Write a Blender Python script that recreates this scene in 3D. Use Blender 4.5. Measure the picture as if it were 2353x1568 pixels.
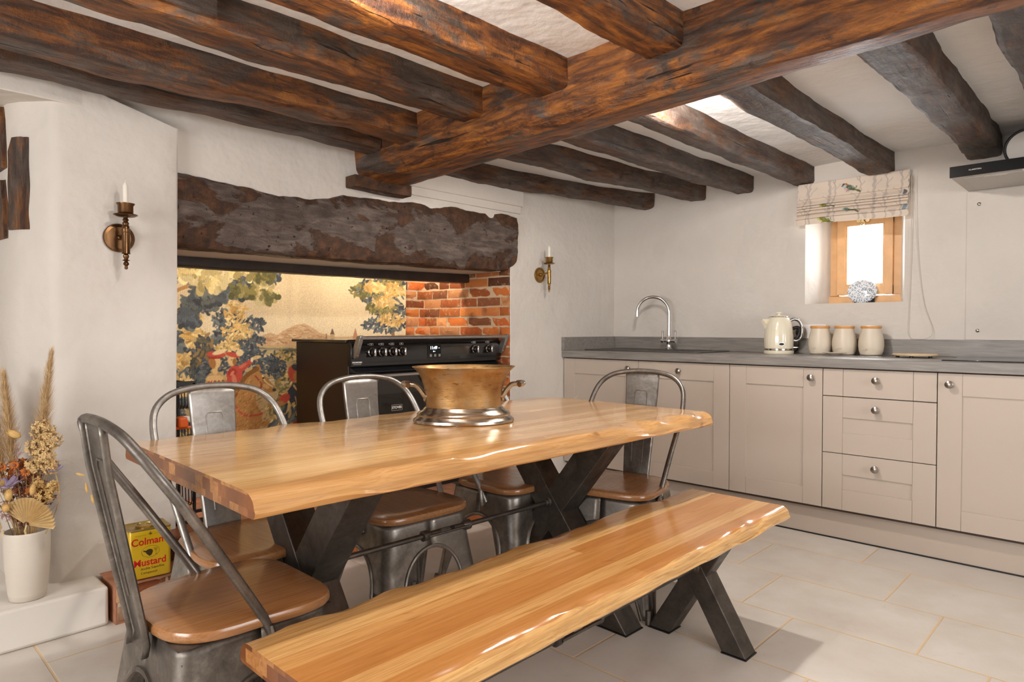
import bpy, bmesh, math, random
import numpy as np
from math import pi, sin, cos, radians
from mathutils import Vector, Matrix, noise
random.seed(7)
S = bpy.context.scene
COL = S.collection
for o in list(bpy.data.objects): bpy.data.objects.remove(o)

# ------------------------------------------------ camera, world, lights, exposure
cd = bpy.data.cameras.new('camera'); cam = bpy.data.objects.new('camera', cd); COL.objects.link(cam)
cd.sensor_width = 36.0; cd.sensor_fit = 'HORIZONTAL'; cd.lens = 1522/2353*36.0
cd.clip_start = .02; cd.clip_end = 60
cam.location = (0, 0, 1.075)
cam.rotation_euler = (radians(90-1.1), 0, radians(43.9))
S.camera = cam
S.view_settings.view_transform = 'Standard'; S.view_settings.look = 'None'
S.view_settings.gamma = 1.0; S.view_settings.exposure = 0.33
S.view_settings.use_curve_mapping = False
w = bpy.data.worlds.new('sky'); S.world = w; w.use_nodes = True
bg = w.node_tree.nodes['Background']; bg.inputs[0].default_value = (.86, .93, 1.0, 1); bg.inputs[1].default_value = 3.2

def light(name, kind, loc, energy, col, rot=(0,0,0), size=.1, size_y=None, spot=None):
    l = bpy.data.lights.new(name, kind); l.energy = energy; l.color = col
    if kind == 'AREA':
        l.shape = 'RECTANGLE'; l.size = size; l.size_y = size_y or size
    else:
        l.shadow_soft_size = size
    if spot: l.spot_size = radians(spot); l.spot_blend = .5
    o = bpy.data.objects.new(name, l); COL.objects.link(o); o.location = loc; o.rotation_euler = rot
    return o
# daylight through the room's other windows (in the two walls behind the camera)
light('window_daylight', 'AREA', (2.44, 1.35, 1.28), 30, (1.0, .98, .97), (0, radians(90), 0), .95, 1.9)
light('window_daylight_rear', 'AREA', (-.9, -2.34, 1.2), 54, (1.0, .98, .96), (radians(90), 0, 0), 1.8, 1.0)
# the small window above the worktop
light('window_daylight_small', 'AREA', (-1.28, 4.66, 1.52), 30, (.9, .96, 1.0), (radians(-90), 0, 0), .55, .6)

# ------------------------------------------------ helpers
def lin(c):
    c = c/255.0
    return c/12.92 if c <= .04045 else ((c+.055)/1.055)**2.4
def rgb(r, g, b): return (lin(r), lin(g), lin(b), 1.0)

def new_mat(name):
    m = bpy.data.materials.new(name); m.use_nodes = True
    nt = m.node_tree; p = nt.nodes['Principled BSDF']
    return m, nt, p
def N(nt, t, **kw):
    n = nt.nodes.new(t)
    for k, v in kw.items():
        if k in n.inputs: n.inputs[k].default_value = v
        else: setattr(n, k, v)
    return n
def coords(nt, scale=(1,1,1), kind='Object'):
    tc = N(nt, 'ShaderNodeTexCoord'); mp = N(nt, 'ShaderNodeMapping')
    mp.inputs['Scale'].default_value = scale
    nt.links.new(tc.outputs[kind], mp.inputs['Vector']); return mp.outputs['Vector']
def ramp(nt, fac, stops):
    r = N(nt, 'ShaderNodeValToRGB'); e = r.color_ramp.elements
    while len(e) < len(stops): e.new(.5)
    for i, (p, c) in enumerate(stops): e[i].position = p; e[i].color = c
    nt.links.new(fac, r.inputs['Fac']); return r.outputs['Color']
def noise_tex(nt, vec, scale, detail=4, rough=.55, dist=0):
    n = N(nt, 'ShaderNodeTexNoise', Scale=scale, Detail=detail, Roughness=rough, Distortion=dist)
    nt.links.new(vec, n.inputs['Vector']); return n.outputs['Fac']
def mix(nt, a, b, fac, mode='MIX'):
    m = N(nt, 'ShaderNodeMix', data_type='RGBA', blend_type=mode)
    for i, v in ((6, a), (7, b)):
        if isinstance(v, tuple): m.inputs[i].default_value = v
        else: nt.links.new(v, m.inputs[i])
    if isinstance(fac, (int, float)): m.inputs[0].default_value = fac
    else: nt.links.new(fac, m.inputs[0])
    return m.outputs[2]
def bump(nt, p, h, strength, dist=.01):
    b = N(nt, 'ShaderNodeBump', Strength=strength, Distance=dist)
    nt.links.new(h, b.inputs['Height']); nt.links.new(b.outputs['Normal'], p.inputs['Normal']); return b
def math_(nt, op, a, b=0.0):
    m = N(nt, 'ShaderNodeMath', operation=op)
    for i, v in enumerate((a, b)):
        if isinstance(v, (int, float)): m.inputs[i].default_value = v
        else: nt.links.new(v, m.inputs[i])
    return m.outputs[0]

def plain(name, col, rough=.5, metal=0, var=.06, nscale=30, bmp=0, coat=0, spec=.5, bscale=None):
    m, nt, p = new_mat(name)
    v = coords(nt)
    f = noise_tex(nt, v, nscale, 5)
    d = tuple(max(0, c*(1-var)) for c in col[:3])+(1,); u = tuple(min(1, c*(1+var)) for c in col[:3])+(1,)
    nt.links.new(ramp(nt, f, [(.3, d), (.7, u)]), p.inputs['Base Color'])
    p.inputs['Roughness'].default_value = rough; p.inputs['Metallic'].default_value = metal
    p.inputs['Coat Weight'].default_value = coat; p.inputs['Specular IOR Level'].default_value = spec
    if bmp: bump(nt, p, noise_tex(nt, v, bscale or nscale*2, 6), bmp, .004)
    return m
def emit(name, col, s):
    m, nt, p = new_mat(name)
    p.inputs['Base Color'].default_value = col; p.inputs['Emission Color'].default_value = col
    p.inputs['Emission Strength'].default_value = s; return m

def plaster(name, col, big=.06):
    m, nt, p = new_mat(name)
    v = coords(nt)
    f1 = noise_tex(nt, v, 2.2, 4, .6); f2 = noise_tex(nt, v, 28, 8, .6)
    d = tuple(c*.93 for c in col[:3])+(1,)
    c = mix(nt, ramp(nt, f1, [(.3, d), (.65, col)]), (col[0]*.95, col[1]*.91, col[2]*.85, 1), ramp(nt, f2, [(.6, (0,0,0,1)), (.8, (.45,.45,.45,1))]))
    nt.links.new(c, p.inputs['Base Color']); p.inputs['Roughness'].default_value = .75
    p.inputs['Specular IOR Level'].default_value = .25
    f3 = noise_tex(nt, v, 5, 3)
    h = math_(nt, 'ADD', math_(nt, 'MULTIPLY', f2, .22), math_(nt, 'MULTIPLY', f3, 1.4))
    bump(nt, p, h, .58, .02)
    return m

def old_oak(name, axis, warm=1.0, gloss=.42, crust=.5):
    """hand hewn stained timber: orange brown heart, dark crusty patches, long cracks along `axis`"""
    m, nt, p = new_mat(name)
    sc = [9, 9, 9]; sc[axis] = 1.3
    v = coords(nt, tuple(sc)); v0 = coords(nt)
    g = noise_tex(nt, v, 4.0, 9, .68, .6)
    sb = [1.6, 1.6, 1.6]; sb[axis] = .7
    big = noise_tex(nt, coords(nt, tuple(sb)), 4.2, 7, .68, .6)
    heart = ramp(nt, g, [(q_, rgb(a_*warm, b_*warm, c_*warm)) for q_, a_, b_, c_ in ((.30, 34, 17, 9), (.44, 84, 46, 18), (.56, 130, 77, 27), (.68, 162, 102, 38), (.82, 190, 134, 66))])
    old = ramp(nt, g, [(.3, rgb(40, 29, 22)), (.5, rgb(78, 63, 53)), (.75, rgb(116, 101, 92))])
    c = mix(nt, heart, old, ramp(nt, big, [(.52-crust*.16, (0,0,0,1)), (.60-crust*.12, (1,1,1,1))]))
    # dark worm eaten patches
    pt = noise_tex(nt, v0, 16, 8, .7)
    c = mix(nt, c, rgb(30, 16, 9), ramp(nt, pt, [(.58, (0,0,0,1)), (.70, (.85,.85,.85,1))]))
    # cracks
    sc2 = [26, 26, 26]; sc2[axis] = .9
    cr = noise_tex(nt, coords(nt, tuple(sc2)), 1.6, 3, .5, .3)
    crk = ramp(nt, cr, [(.30, (1,1,1,1)), (.335, (0,0,0,1))])
    c = mix(nt, c, rgb(14, 8, 5), crk)
    nt.links.new(c, p.inputs['Base Color'])
    rr = N(nt, 'ShaderNodeMapRange'); rr.inputs[3].default_value = gloss-.1; rr.inputs[4].default_value = gloss+.28
    nt.links.new(pt, rr.inputs[0]); nt.links.new(rr.outputs[0], p.inputs['Roughness'])
    p.inputs['Specular IOR Level'].default_value = .55
    h = math_(nt, 'ADD', math_(nt, 'MULTIPLY', g, .8), math_(nt, 'MULTIPLY', pt, 1.0))
    h = math_(nt, 'SUBTRACT', h, math_(nt, 'MULTIPLY', crk, .7))
    h = math_(nt, 'ADD', h, math_(nt, 'MULTIPLY', noise_tex(nt, v0, 70, 5), .35))
    bump(nt, p, h, .8, .016)
    return m

def plank_oak(name, pw, pl, base, dark, light_, rough=.16, coat=.5, knots=True, off=0.0, end=False):
    """glued oak lamellae running along local Y"""
    m, nt, p = new_mat(name)
    tc = N(nt, 'ShaderNodeTexCoord'); sp = N(nt, 'ShaderNodeSeparateXYZ'); nt.links.new(tc.outputs['Object'], sp.inputs[0])
    cb = N(nt, 'ShaderNodeCombineXYZ')
    if end:
        nt.links.new(sp.outputs[0], cb.inputs[0]); nt.links.new(sp.outputs[2], cb.inputs[1])
    else:
        nt.links.new(sp.outputs[1], cb.inputs[0]); nt.links.new(math_(nt, 'ADD', sp.outputs[0], off), cb.inputs[1])
    br = N(nt, 'ShaderNodeTexBrick'); br.offset = .37; br.offset_frequency = 2; br.squash = 1.0
    br.inputs['Scale'].default_value = 1; br.inputs['Brick Width'].default_value = pl; br.inputs['Row Height'].default_value = pw
    br.inputs['Mortar Size'].default_value = 0.0; br.inputs['Color1'].default_value = (0,0,0,1); br.inputs['Color2'].default_value = (1,1,1,1)
    br.inputs['Mortar'].default_value = (.5,.5,.5,1)
    nt.links.new(cb.outputs[0], br.inputs['Vector'])
    gm = N(nt, 'ShaderNodeMapping'); gm.inputs['Scale'].default_value = (80, 2.6, 80) if not end else (30, 30, 30)
    nt.links.new(tc.outputs['Object'], gm.inputs['Vector'])
    g = noise_tex(nt, gm.outputs[0], 1.6, 7, .62, 1.2)
    tone = ramp(nt, br.outputs['Color'], [(0, dark), (.5, base), (1, light_)])
    c = mix(nt, tone, (base[0]*.62, base[1]*.5, base[2]*.38, 1), ramp(nt, g, [(.42, (0,0,0,1)), (.72, (.8,.8,.8,1))]))
    if knots:
        km = N(nt, 'ShaderNodeMapping'); km.inputs['Scale'].default_value = (5.2, 1.9, 5.2); km.inputs['Location'].default_value = (off*9, .7, 0)
        nt.links.new(tc.outputs['Object'], km.inputs['Vector'])
        kf = noise_tex(nt, km.outputs[0], 1.9, 3, .55, 1.0)
        c = mix(nt, c, rgb(112, 58, 20), ramp(nt, kf, [(.655, (0,0,0,1)), (.75, (.85,.85,.85,1))]))
    nt.links.new(c, p.inputs['Base Color'])
    p.inputs['Roughness'].default_value = rough; p.inputs['Coat Weight'].default_value = coat; p.inputs['Coat Roughness'].default_value = .12
    bump(nt, p, g, .08, .002)
    return m

def attr_mat(name, rough=.8, weave=0, attr='paint', trans=0):
    m, nt, p = new_mat(name)
    a = N(nt, 'ShaderNodeVertexColor'); a.layer_name = attr
    v = coords(nt)
    f = noise_tex(nt, v, 160, 3)
    nt.links.new(mix(nt, a.outputs[0], (.55,.5,.42,1), ramp(nt, f, [(.5, (0,0,0,1)), (.9, (.22,.22,.22,1))])), p.inputs['Base Color'])
    p.inputs['Roughness'].default_value = rough; p.inputs['Specular IOR Level'].default_value = .2
    if weave: bump(nt, p, f, weave, .003)
    return m

# ---- mesh builder
class MB:
    def __init__(s): s.v = []; s.f = []; s.m = []
    def add(s, vs, fs, mi=0):
        o = len(s.v); s.v += [tuple(x) for x in vs]; s.f += [tuple(i+o for i in f) for f in fs]; s.m += [mi]*len(fs); return s
    def box(s, x0, y0, z0, x1, y1, z1, mi=0):
        vs = [(x, y, z) for z in (z0, z1) for y in (y0, y1) for x in (x0, x1)]
        return s.add(vs, [(0,2,3,1), (4,5,7,6), (0,1,5,4), (2,6,7,3), (0,4,6,2), (1,3,7,5)], mi)
    def loft(s, secs, closed=True, caps=True, mi=0, loop=False, cap_mi=None):
        n = len(secs[0]); o = len(s.v)
        for q in secs: s.v += [tuple(x) for x in q]
        k = len(secs)
        for i in range(k if loop else k-1):
            j = (i+1) % k
            for a in range(n if closed else n-1):
                b = (a+1) % n
                s.f.append((o+i*n+a, o+i*n+b, o+j*n+b, o+j*n+a)); s.m.append(mi)
        if caps and not loop and closed:
            s.f.append(tuple(o+a for a in range(n))[::-1]); s.m.append(mi if cap_mi is None else cap_mi)
            s.f.append(tuple(o+(k-1)*n+a for a in range(n))); s.m.append(mi if cap_mi is None else cap_mi)
        return s
    def lathe(s, prof, c=(0,0,0), seg=28, sx=1, sy=1, axis='z', mi=0, caps=True):
        secs = []
        for r, z in prof:
            ring = []
            for a in range(seg):
                t = 2*pi*a/seg; p = (r*cos(t)*sx, r*sin(t)*sy, z)
                if axis == 'x': p = (p[2], p[0], p[1])
                if axis == 'y': p = (p[0], p[2], -p[1])
                if axis == '-y': p = (p[0], -p[2], p[1])
                ring.append((p[0]+c[0], p[1]+c[1], p[2]+c[2]))
            secs.append(ring)
        return s.loft(secs, caps=caps, mi=mi)
    def tube(s, pts, r, seg=10, mi=0, loop=False, flat=None):
        pts = [Vector(p) for p in pts]; n = len(pts); secs = []; up = None
        for i, p in enumerate(pts):
            if loop: d = pts[(i+1) % n]-pts[i-1]
            else: d = pts[min(i+1, n-1)]-pts[max(i-1, 0)]
            d.normalize()
            if up is None:
                up = Vector((0,0,1)) if abs(d.z) < .9 else Vector((1,0,0))
            up = (up-d*up.dot(d)).normalized(); sd = d.cross(up)
            rr = r(i/(n-1)) if callable(r) else r
            secs.append([p+(up*cos(2*pi*a/seg)+sd*sin(2*pi*a/seg)*(flat or 1))*rr for a in range(seg)])
        return s.loft(secs, mi=mi, loop=loop)
    def bar(s, a, b, w, d, up=(0,0,1), mi=0):
        a = Vector(a); b = Vector(b); ax = (b-a).normalized(); u = Vector(up); sd = ax.cross(u).normalized(); u = sd.cross(ax)
        q = [(-1,-1),(1,-1),(1,1),(-1,1)]
        return s.loft([[p+sd*w/2*x+u*d/2*y for x, y in q] for p in (a, b)], mi=mi)
    def sphere(s, c, r, seg=16, rings=10, sc=(1,1,1), mi=0):
        secs = []
        for i in range(rings+1):
            t = pi*i/rings; rr = max(sin(t), .001)*r
            secs.append([(c[0]+rr*cos(2*pi*a/seg)*sc[0], c[1]+rr*sin(2*pi*a/seg)*sc[1], c[2]-cos(t)*r*sc[2]) for a in range(seg)])
        return s.loft(secs, mi=mi)
    def ext(s, poly, z0, z1, plane='xy', mi=0):
        def P(a, b, h): return (a, b, h) if plane == 'xy' else ((a, h, b) if plane == 'xz' else (h, a, b))
        return s.loft([[P(a, b, z0) for a, b in poly], [P(a, b, z1) for a, b in poly]], mi=mi)
    def build(s, name, mats, parent=None, smooth=40, bevel=0, bseg=2, solid=0, loc=None):
        me = bpy.data.meshes.new(name); me.from_pydata(s.v, [], s.f); me.update()
        mats = mats if isinstance(mats, (list, tuple)) else [mats]
        for m in mats: me.materials.append(m)
        me.polygons.foreach_set('material_index', s.m)
        bm = bmesh.new(); bm.from_mesh(me); bmesh.ops.recalc_face_normals(bm, faces=bm.faces); bm.to_mesh(me); bm.free()
        if smooth: me.shade_smooth(); me.set_sharp_from_angle(angle=radians(smooth))
        o = bpy.data.objects.new(name, me); COL.objects.link(o)
        if parent is not None: o.parent = parent
        if loc: o.location = loc
        if solid:
            q = o.modifiers.new('thickness', 'SOLIDIFY'); q.thickness = solid; q.offset = 0
        if bevel:
            q = o.modifiers.new('bevel', 'BEVEL'); q.width = bevel; q.segments = bseg; q.limit_method = 'ANGLE'; q.angle_limit = radians(50)
        return o
def tag(o, label=None, cat=None, group=None, kind=None):
    if label: o['label'] = label
    if cat: o['category'] = cat
    if group: o['group'] = group
    if kind: o['kind'] = kind
    return o
def struct(o): o['kind'] = 'structure'; return o
def empty(name, loc, rz=0, label=None, cat=None, group=None):
    o = bpy.data.objects.new(name, None); COL.objects.link(o); o.empty_display_size = .05
    o.location = loc; o.rotation_euler = (0, 0, rz); tag(o, label, cat, group); return o
def copy_tree(o, parent=None):
    c = o.copy(); COL.objects.link(c)
    if parent is not None: c.parent = parent
    for ch in list(o.children): copy_tree(ch, c)
    return c
def text(name, s, size, mat, parent, loc, rot, ext=.0004, align='CENTER', sx=1, bold=0):
    cu = bpy.data.curves.new(name, 'FONT'); cu.body = s; cu.size = size; cu.extrude = ext; cu.align_x = align; cu.align_y = 'CENTER'; cu.offset = bold
    t = bpy.data.objects.new(name+'_tmp', cu); COL.objects.link(t)
    dg = bpy.context.evaluated_depsgraph_get(); me = bpy.data.meshes.new_from_object(t.evaluated_get(dg))
    bpy.data.objects.remove(t); me.materials.clear(); me.materials.append(mat)
    o = bpy.data.objects.new(name, me); COL.objects.link(o); o.parent = parent; o.location = loc; o.rotation_euler = rot; o.scale = (sx, 1, 1); return o
def spline(pts, n=12, loop=False):
    P = [Vector(p) for p in pts]; out = []; k = len(P)
    for i in range(k if loop else k-1):
        if loop: a, b, c, d = P[i-1], P[i], P[(i+1) % k], P[(i+2) % k]
        else: a, b, c, d = P[max(i-1, 0)], P[i], P[i+1], P[min(i+2, k-1)]
        for j in range(n):
            t = j/n
            out.append(.5*((2*b)+(c-a)*t+(2*a-5*b+4*c-d)*t*t+(3*b-a-3*c+d)*t**3))
    if not loop: out.append(P[-1])
    return out
def lerp(a, b, t): return a+(b-a)*t
def interp(pts, x):
    if x <= pts[0][0]: return pts[0][1]
    for (a, u), (b, v) in zip(pts, pts[1:]):
        if x <= b: return u+(v-u)*(x-a)/(b-a)
    return pts[-1][1]

# ------------------------------------------------ materials
def steel(name, a, b, c, rough=.36):
    m, nt, p = new_mat(name); v = coords(nt); f = noise_tex(nt, v, 9, 8, .7, .5); g = noise_tex(nt, v, 90, 4, .7)
    k = math_(nt, 'ADD', math_(nt, 'MULTIPLY', f, .8), math_(nt, 'MULTIPLY', g, .2))
    nt.links.new(ramp(nt, k, [(.34, rgb(*a)), (.5, rgb(*b)), (.66, rgb(*c))]), p.inputs['Base Color']); p.inputs['Metallic'].default_value = .85
    nt.links.new(ramp(nt, f, [(.35, (rough+.16,)*3+(1,)), (.65, (rough-.08,)*3+(1,))]), p.inputs['Roughness']); bump(nt, p, k, .18, .002); return m
WALL = plaster('cream_plaster', rgb(211, 203, 194))
CEIL = plaster('ceiling_plaster', rgb(238, 236, 234))
OAKX = old_oak('old_oak_beam', 0, 1.06, .34, .0)
OAKY = old_oak('old_oak_joist', 1, .98, .38, .22)
OAKD = old_oak('old_oak_dark_joist', 1, .70, .42, .6)
OAKO = old_oak('old_oak_orange_joist', 1, 1.14, .34, .0)
def lintel_mat():
    m, nt, p = new_mat('crusted_lintel_oak'); v = coords(nt); vs_ = coords(nt, (5, 1.1, 5))
    g = noise_tex(nt, vs_, 6, 9, .7, .8); pt = noise_tex(nt, coords(nt, (1, .62, 1.1)), 5.2, 8, .62, .3); sm = noise_tex(nt, v, 24, 8, .7)
    grey = ramp(nt, g, [(.3, rgb(58, 46, 40)), (.5, rgb(88, 73, 64)), (.7, rgb(124, 108, 98))])
    brn = ramp(nt, sm, [(.3, rgb(32, 18, 10)), (.5, rgb(70, 42, 22)), (.72, rgb(106, 68, 38))])
    tc = N(nt, 'ShaderNodeTexCoord'); sp = N(nt, 'ShaderNodeSeparateXYZ'); nt.links.new(tc.outputs['Object'], sp.inputs[0])
    band = math_(nt, 'MULTIPLY', math_(nt, 'ABSOLUTE', math_(nt, 'SUBTRACT', sp.outputs[2], 1.585)), 1.15)
    k = ramp(nt, math_(nt, 'ADD', pt, band), [(.61, (0,0,0,1)), (.64, (1,1,1,1))])
    c = mix(nt, grey, brn, k)
    hole = noise_tex(nt, v, 46, 2, .5); hk = ramp(nt, hole, [(.70, (0,0,0,1)), (.73, (1,1,1,1))])
    c = mix(nt, c, rgb(22, 12, 7), hk)
    nt.links.new(c, p.inputs['Base Color']); nt.links.new(ramp(nt, k, [(0, (.36,.36,.36,1)), (1, (.62,.62,.62,1))]), p.inputs['Roughness'])
    h = math_(nt, 'ADD', math_(nt, 'MULTIPLY', k, -.35), math_(nt, 'ADD', math_(nt, 'MULTIPLY', sm, .8), math_(nt, 'MULTIPLY', g, .5)))
    h = math_(nt, 'SUBTRACT', h, math_(nt, 'MULTIPLY', hk, .6)); bump(nt, p, h, .8, .016); return m
LINT = lintel_mat()
METAL = steel('gunmetal_steel', (88, 82, 76), (116, 109, 102), (146, 140, 132))
METALL = steel('pale_galvanised_steel', (120, 115, 109), (150, 145, 139), (174, 169, 163))
METALD = steel('dark_raw_steel', (74, 69, 64), (92, 86, 80), (112, 106, 100), .42)
CHROME = plain('chrome', rgb(214, 212, 208), .09, 1, .02, 10)
NICKEL = plain('brushed_nickel', rgb(160, 152, 144), .28, 1, .05, 60)
BLACK = plain('black_enamel', rgb(16, 14, 13), .16, 0, .1, 20, coat=.4)
BROWNP = plain('black_brown_panel', rgb(30, 20, 15), .32, 0, .06, 8)
DARKM = plain('matt_black', rgb(20, 19, 19), .5, 0, .1, 40)
CAB = plain('taupe_painted_door', rgb(186, 171, 157), .42, 0, .012, 3)
CABD = plain('dark_cabinet_gap', rgb(70, 58, 50), .7, 0, .05, 10)
TABLE = plank_oak('table_oak', .052, 1.3, rgb(212, 164, 108), rgb(196, 144, 86), rgb(226, 184, 130), .17, .5, off=.013)
BENCH = plank_oak('bench_oak', .052, 3.1, rgb(208, 150, 86), rgb(188, 122, 62), rgb(228, 182, 118), .17, .5, off=.02)
ENDG = plank_oak('end_grain_oak', .0275, .045, rgb(146, 88, 42), rgb(92, 46, 18), rgb(196, 138, 76), .3, .3, knots=False, end=True)
SEAT = plank_oak('seat_elm', .3, 3, rgb(168, 120, 76), rgb(158, 108, 66), rgb(178, 128, 84), .25, .35, knots=False, off=.15)
WHITE = plain('white_paint', rgb(232, 226, 218), .5, 0, .02, 5, .1)
STICK = old_oak('wall_timber', 2, .85, .45, .3)

def floor_mat():
    m, nt, p = new_mat('limestone_tiles')
    tc = N(nt, 'ShaderNodeTexCoord'); sp = N(nt, 'ShaderNodeSeparateXYZ'); nt.links.new(tc.outputs['Object'], sp.inputs[0])
    vy = math_(nt, 'DIVIDE', math_(nt, 'SUBTRACT', sp.outputs[1], -3.12), .4)
    row = math_(nt, 'FLOOR', vy); fy = math_(nt, 'FRACT', vy)
    # row 16 starts at y=3.28 with a joint at x=-0.94; every row nearer shifts by .2
    vx = math_(nt, 'DIVIDE', math_(nt, 'ADD', math_(nt, 'ADD', sp.outputs[0], .94+6), math_(nt, 'MULTIPLY', math_(nt, 'SUBTRACT', row, 16), .2)), .6)
    fx = math_(nt, 'FRACT', vx); col = math_(nt, 'FLOOR', vx)
    ex = math_(nt, 'MULTIPLY', math_(nt, 'MINIMUM', fx, math_(nt, 'SUBTRACT', 1.0, fx)), .6)
    ey = math_(nt, 'MULTIPLY', math_(nt, 'MINIMUM', fy, math_(nt, 'SUBTRACT', 1.0, fy)), .4)
    e = math_(nt, 'MINIMUM', ex, ey)
    wob = noise_tex(nt, tc.outputs['Object'], 30, 3)
    e2 = math_(nt, 'ADD', e, math_(nt, 'MULTIPLY', math_(nt, 'SUBTRACT', wob, .5), .002))
    gr = N(nt, 'ShaderNodeMapRange'); gr.inputs[1].default_value = .0026; gr.inputs[2].default_value = .0048; gr.inputs[3].default_value = 1; gr.inputs[4].default_value = 0
    nt.links.new(e2, gr.inputs[0])
    cb = N(nt, 'ShaderNodeCombineXYZ'); nt.links.new(col, cb.inputs[0]); nt.links.new(row, cb.inputs[1])
    wn = N(nt, 'ShaderNodeTexWhiteNoise'); nt.links.new(cb.outputs[0], wn.inputs['Vector'])
    f = noise_tex(nt, tc.outputs['Object'], 3.2, 7, .62); f2 = noise_tex(nt, tc.outputs['Object'], 26, 6, .7)
    a = ramp(nt, f, [(.32, rgb(208, 196, 184)), (.52, rgb(219, 211, 200)), (.72, rgb(229, 222, 214))])
    a = mix(nt, a, rgb(176, 152, 130), ramp(nt, f2, [(.60, (0,0,0,1)), (.78, (.35,.35,.35,1))]))
    a = mix(nt, a, rgb(206, 196, 186), math_(nt, 'MULTIPLY', wn.outputs['Value'], .5))
    c = mix(nt, a, rgb(224, 196, 156), gr.outputs[0])
    nt.links.new(c, p.inputs['Base Color']); p.inputs['Roughness'].default_value = .36; p.inputs['Specular IOR Level'].default_value = .4
    h = math_(nt, 'ADD', math_(nt, 'SUBTRACT', math_(nt, 'MULTIPLY', f2, .16), gr.outputs[0]), math_(nt, 'MULTIPLY', f, .5))
    bump(nt, p, h, .35, .004)
    return m

# ------------------------------------------------ the room
XF, YR, ZC = -2.9, 4.12, 2.04        # fireplace wall, worktop wall, ceiling
XM, YM = 2.5, -2.4
b = MB().box(-4.0, YM-.2, -.1, XM+.2, 4.9, 0); struct(b.build('floor', floor_mat(), smooth=0))
# ceiling, slightly uneven plaster
b = MB(); nx, ny = 90, 90; vs = []; fs = []
for j in range(ny+1):
    for i in range(nx+1):
        x = lerp(-3.9, XM, i/nx); y = lerp(YM, YR+.05, j/ny)
        vs.append((x, y, ZC+.02*noise.noise(Vector((x*1.3, y*1.3, 3)))+.006*noise.noise(Vector((x*6, y*6, 1)))))
for j in range(ny):
    for i in range(nx): q = j*(nx+1)+i; fs.append((q, q+1, q+nx+2, q+nx+1))
b.add(vs, fs); b.box(-4, YM-.2, ZC+.05, XM+.2, YR+.4, ZC+.12); struct(b.build('ceiling', CEIL, smooth=60))
# worktop wall with its window opening (splayed reveals)
wx0, wx1, wz0, wz1 = -1.505, -.975, 1.222, 1.80; D = .62
b = MB()
b.box(-4.0, YR, -.05, wx0, YR+D, 2.2); b.box(wx1+.02, YR, -.05, XM+.2, YR+D, 2.2)
b.box(wx0, YR, -.05, wx1+.02, YR+D, wz0); b.box(wx0, YR, wz1, wx1+.02, YR+D, 2.2)
b.ext([(wx0-.001, YR), (wx0-.001, YR+D), (wx0+.06, YR+D), (wx0+.045, YR+.33)], wz0, wz1)
b.ext([(wx1+.021, YR+.004), (wx1, YR+.004), (wx1-.095, YR+.33), (wx1-.095, YR+D), (wx1+.021, YR+D)], wz0, wz1)
struct(b.build('wall_right', WALL, smooth=0))
# the two walls behind the camera, each with a window hole
b = MB()
b.box(XM, YM-.2, -.05, XM+.2, .35, 2.2); b.box(XM, 2.35, -.05, XM+.2, YR+.1, 2.2); b.box(XM, .35, -.05, XM+.2, 2.35, .78); b.box(XM, .35, 1.78, XM+.2, 2.35, 2.2)
struct(b.build('wall_front', WALL, smooth=0))
b = MB()
b.box(-4.0, YM-.2, -.05, -1.85, YM, 2.2); b.box(.05, YM-.2, -.05, XM+.2, YM, 2.2); b.box(-1.85, YM-.2, -.05, .05, YM, .68); b.box(-1.85, YM-.2, 1.72, .05, YM, 2.2)
struct(b.build('wall_back', WALL, smooth=0))
# fireplace wall: right pier, plaster above the lintel, chimney breast on the left, recess beyond it
b = MB()
b.box(-4.0, 3.0, -.05, XF, YR+.05, 2.2)
b.box(-3.12, .6, 1.66, XF, 3.0, 2.2)
b.box(-4.0, .95, -.05, -3.78, 3.0, 2.2)
b.ext([(-4.0, YM), (-2.838, YM), (-2.838, .52), (-2.846, .62), (-2.856, .71), (-4.0, .71)], 1.893, 2.2)
# shallow plaster steps over the right half of the lintel
b.box(XF-.05, 2.12, 1.845, XF+.022, 3.10, 2.2); b.box(XF-.05, 2.12, 1.80, XF+.012, 3.085, 2.2)
struct(b.build('wall_left', WALL, bevel=.004, bseg=2))
# chimney breast pillar: plan outline lofted upward so its arris stays soft and wandering
b = MB(); secs = []
for k in range(46):
    z = lerp(-.05, 1.985, k/45); s2 = min(1, max(0, (z-.14)/.9)); wv = lambda q: .010*noise.noise(Vector((q, z*2.1, 5)))
    xr = -2.852+wv(1); yr = lerp(.985, 1.012, min(1, z/1.9))+wv(3)*.3
    cx, cy, rr = xr-.055, .553+.055, .055
    zt = lambda y, x=0: min(z, interp([(.56, 1.975), (.69, 1.968), (1.0, 1.885)], y))
    sec = [(-4.0, yr, zt(yr)), (-4.0, .42, zt(.5)), (-3.4, .445+wv(6), zt(.5)), (-3.12, .462+wv(7)*1.2, zt(.5)), (-3.01, .474+wv(12), zt(.5)), (-2.95, .502+wv(13)*.6, zt(.5))]
    for a in range(7):
        t = radians(-62+a*10.3); sec.append((cx+rr*cos(t)+wv(9), cy+rr*sin(t)+wv(8), zt(.56)))
    for a in range(1, 7): y_ = lerp(cy, yr-.012, a/6); sec.append((xr+wv(10+a)*.6, y_, zt(y_)))
    sec += [(xr-.003, yr-.003, zt(yr)), (xr-.014, yr, zt(yr))]
    secs.append(sec)
b.loft(secs); struct(b.build('wall_pillar', WALL, smooth=50))
struct(MB().box(-4.0, YM, 0, -3.85, .5, 2.2).build('wall_recess', WALL, smooth=0))
b = MB().box(-3.9, YM, .0, -2.70, .703, .142)
struct(b.build('trim_1', WHITE, bevel=.013, bseg=3))
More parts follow.
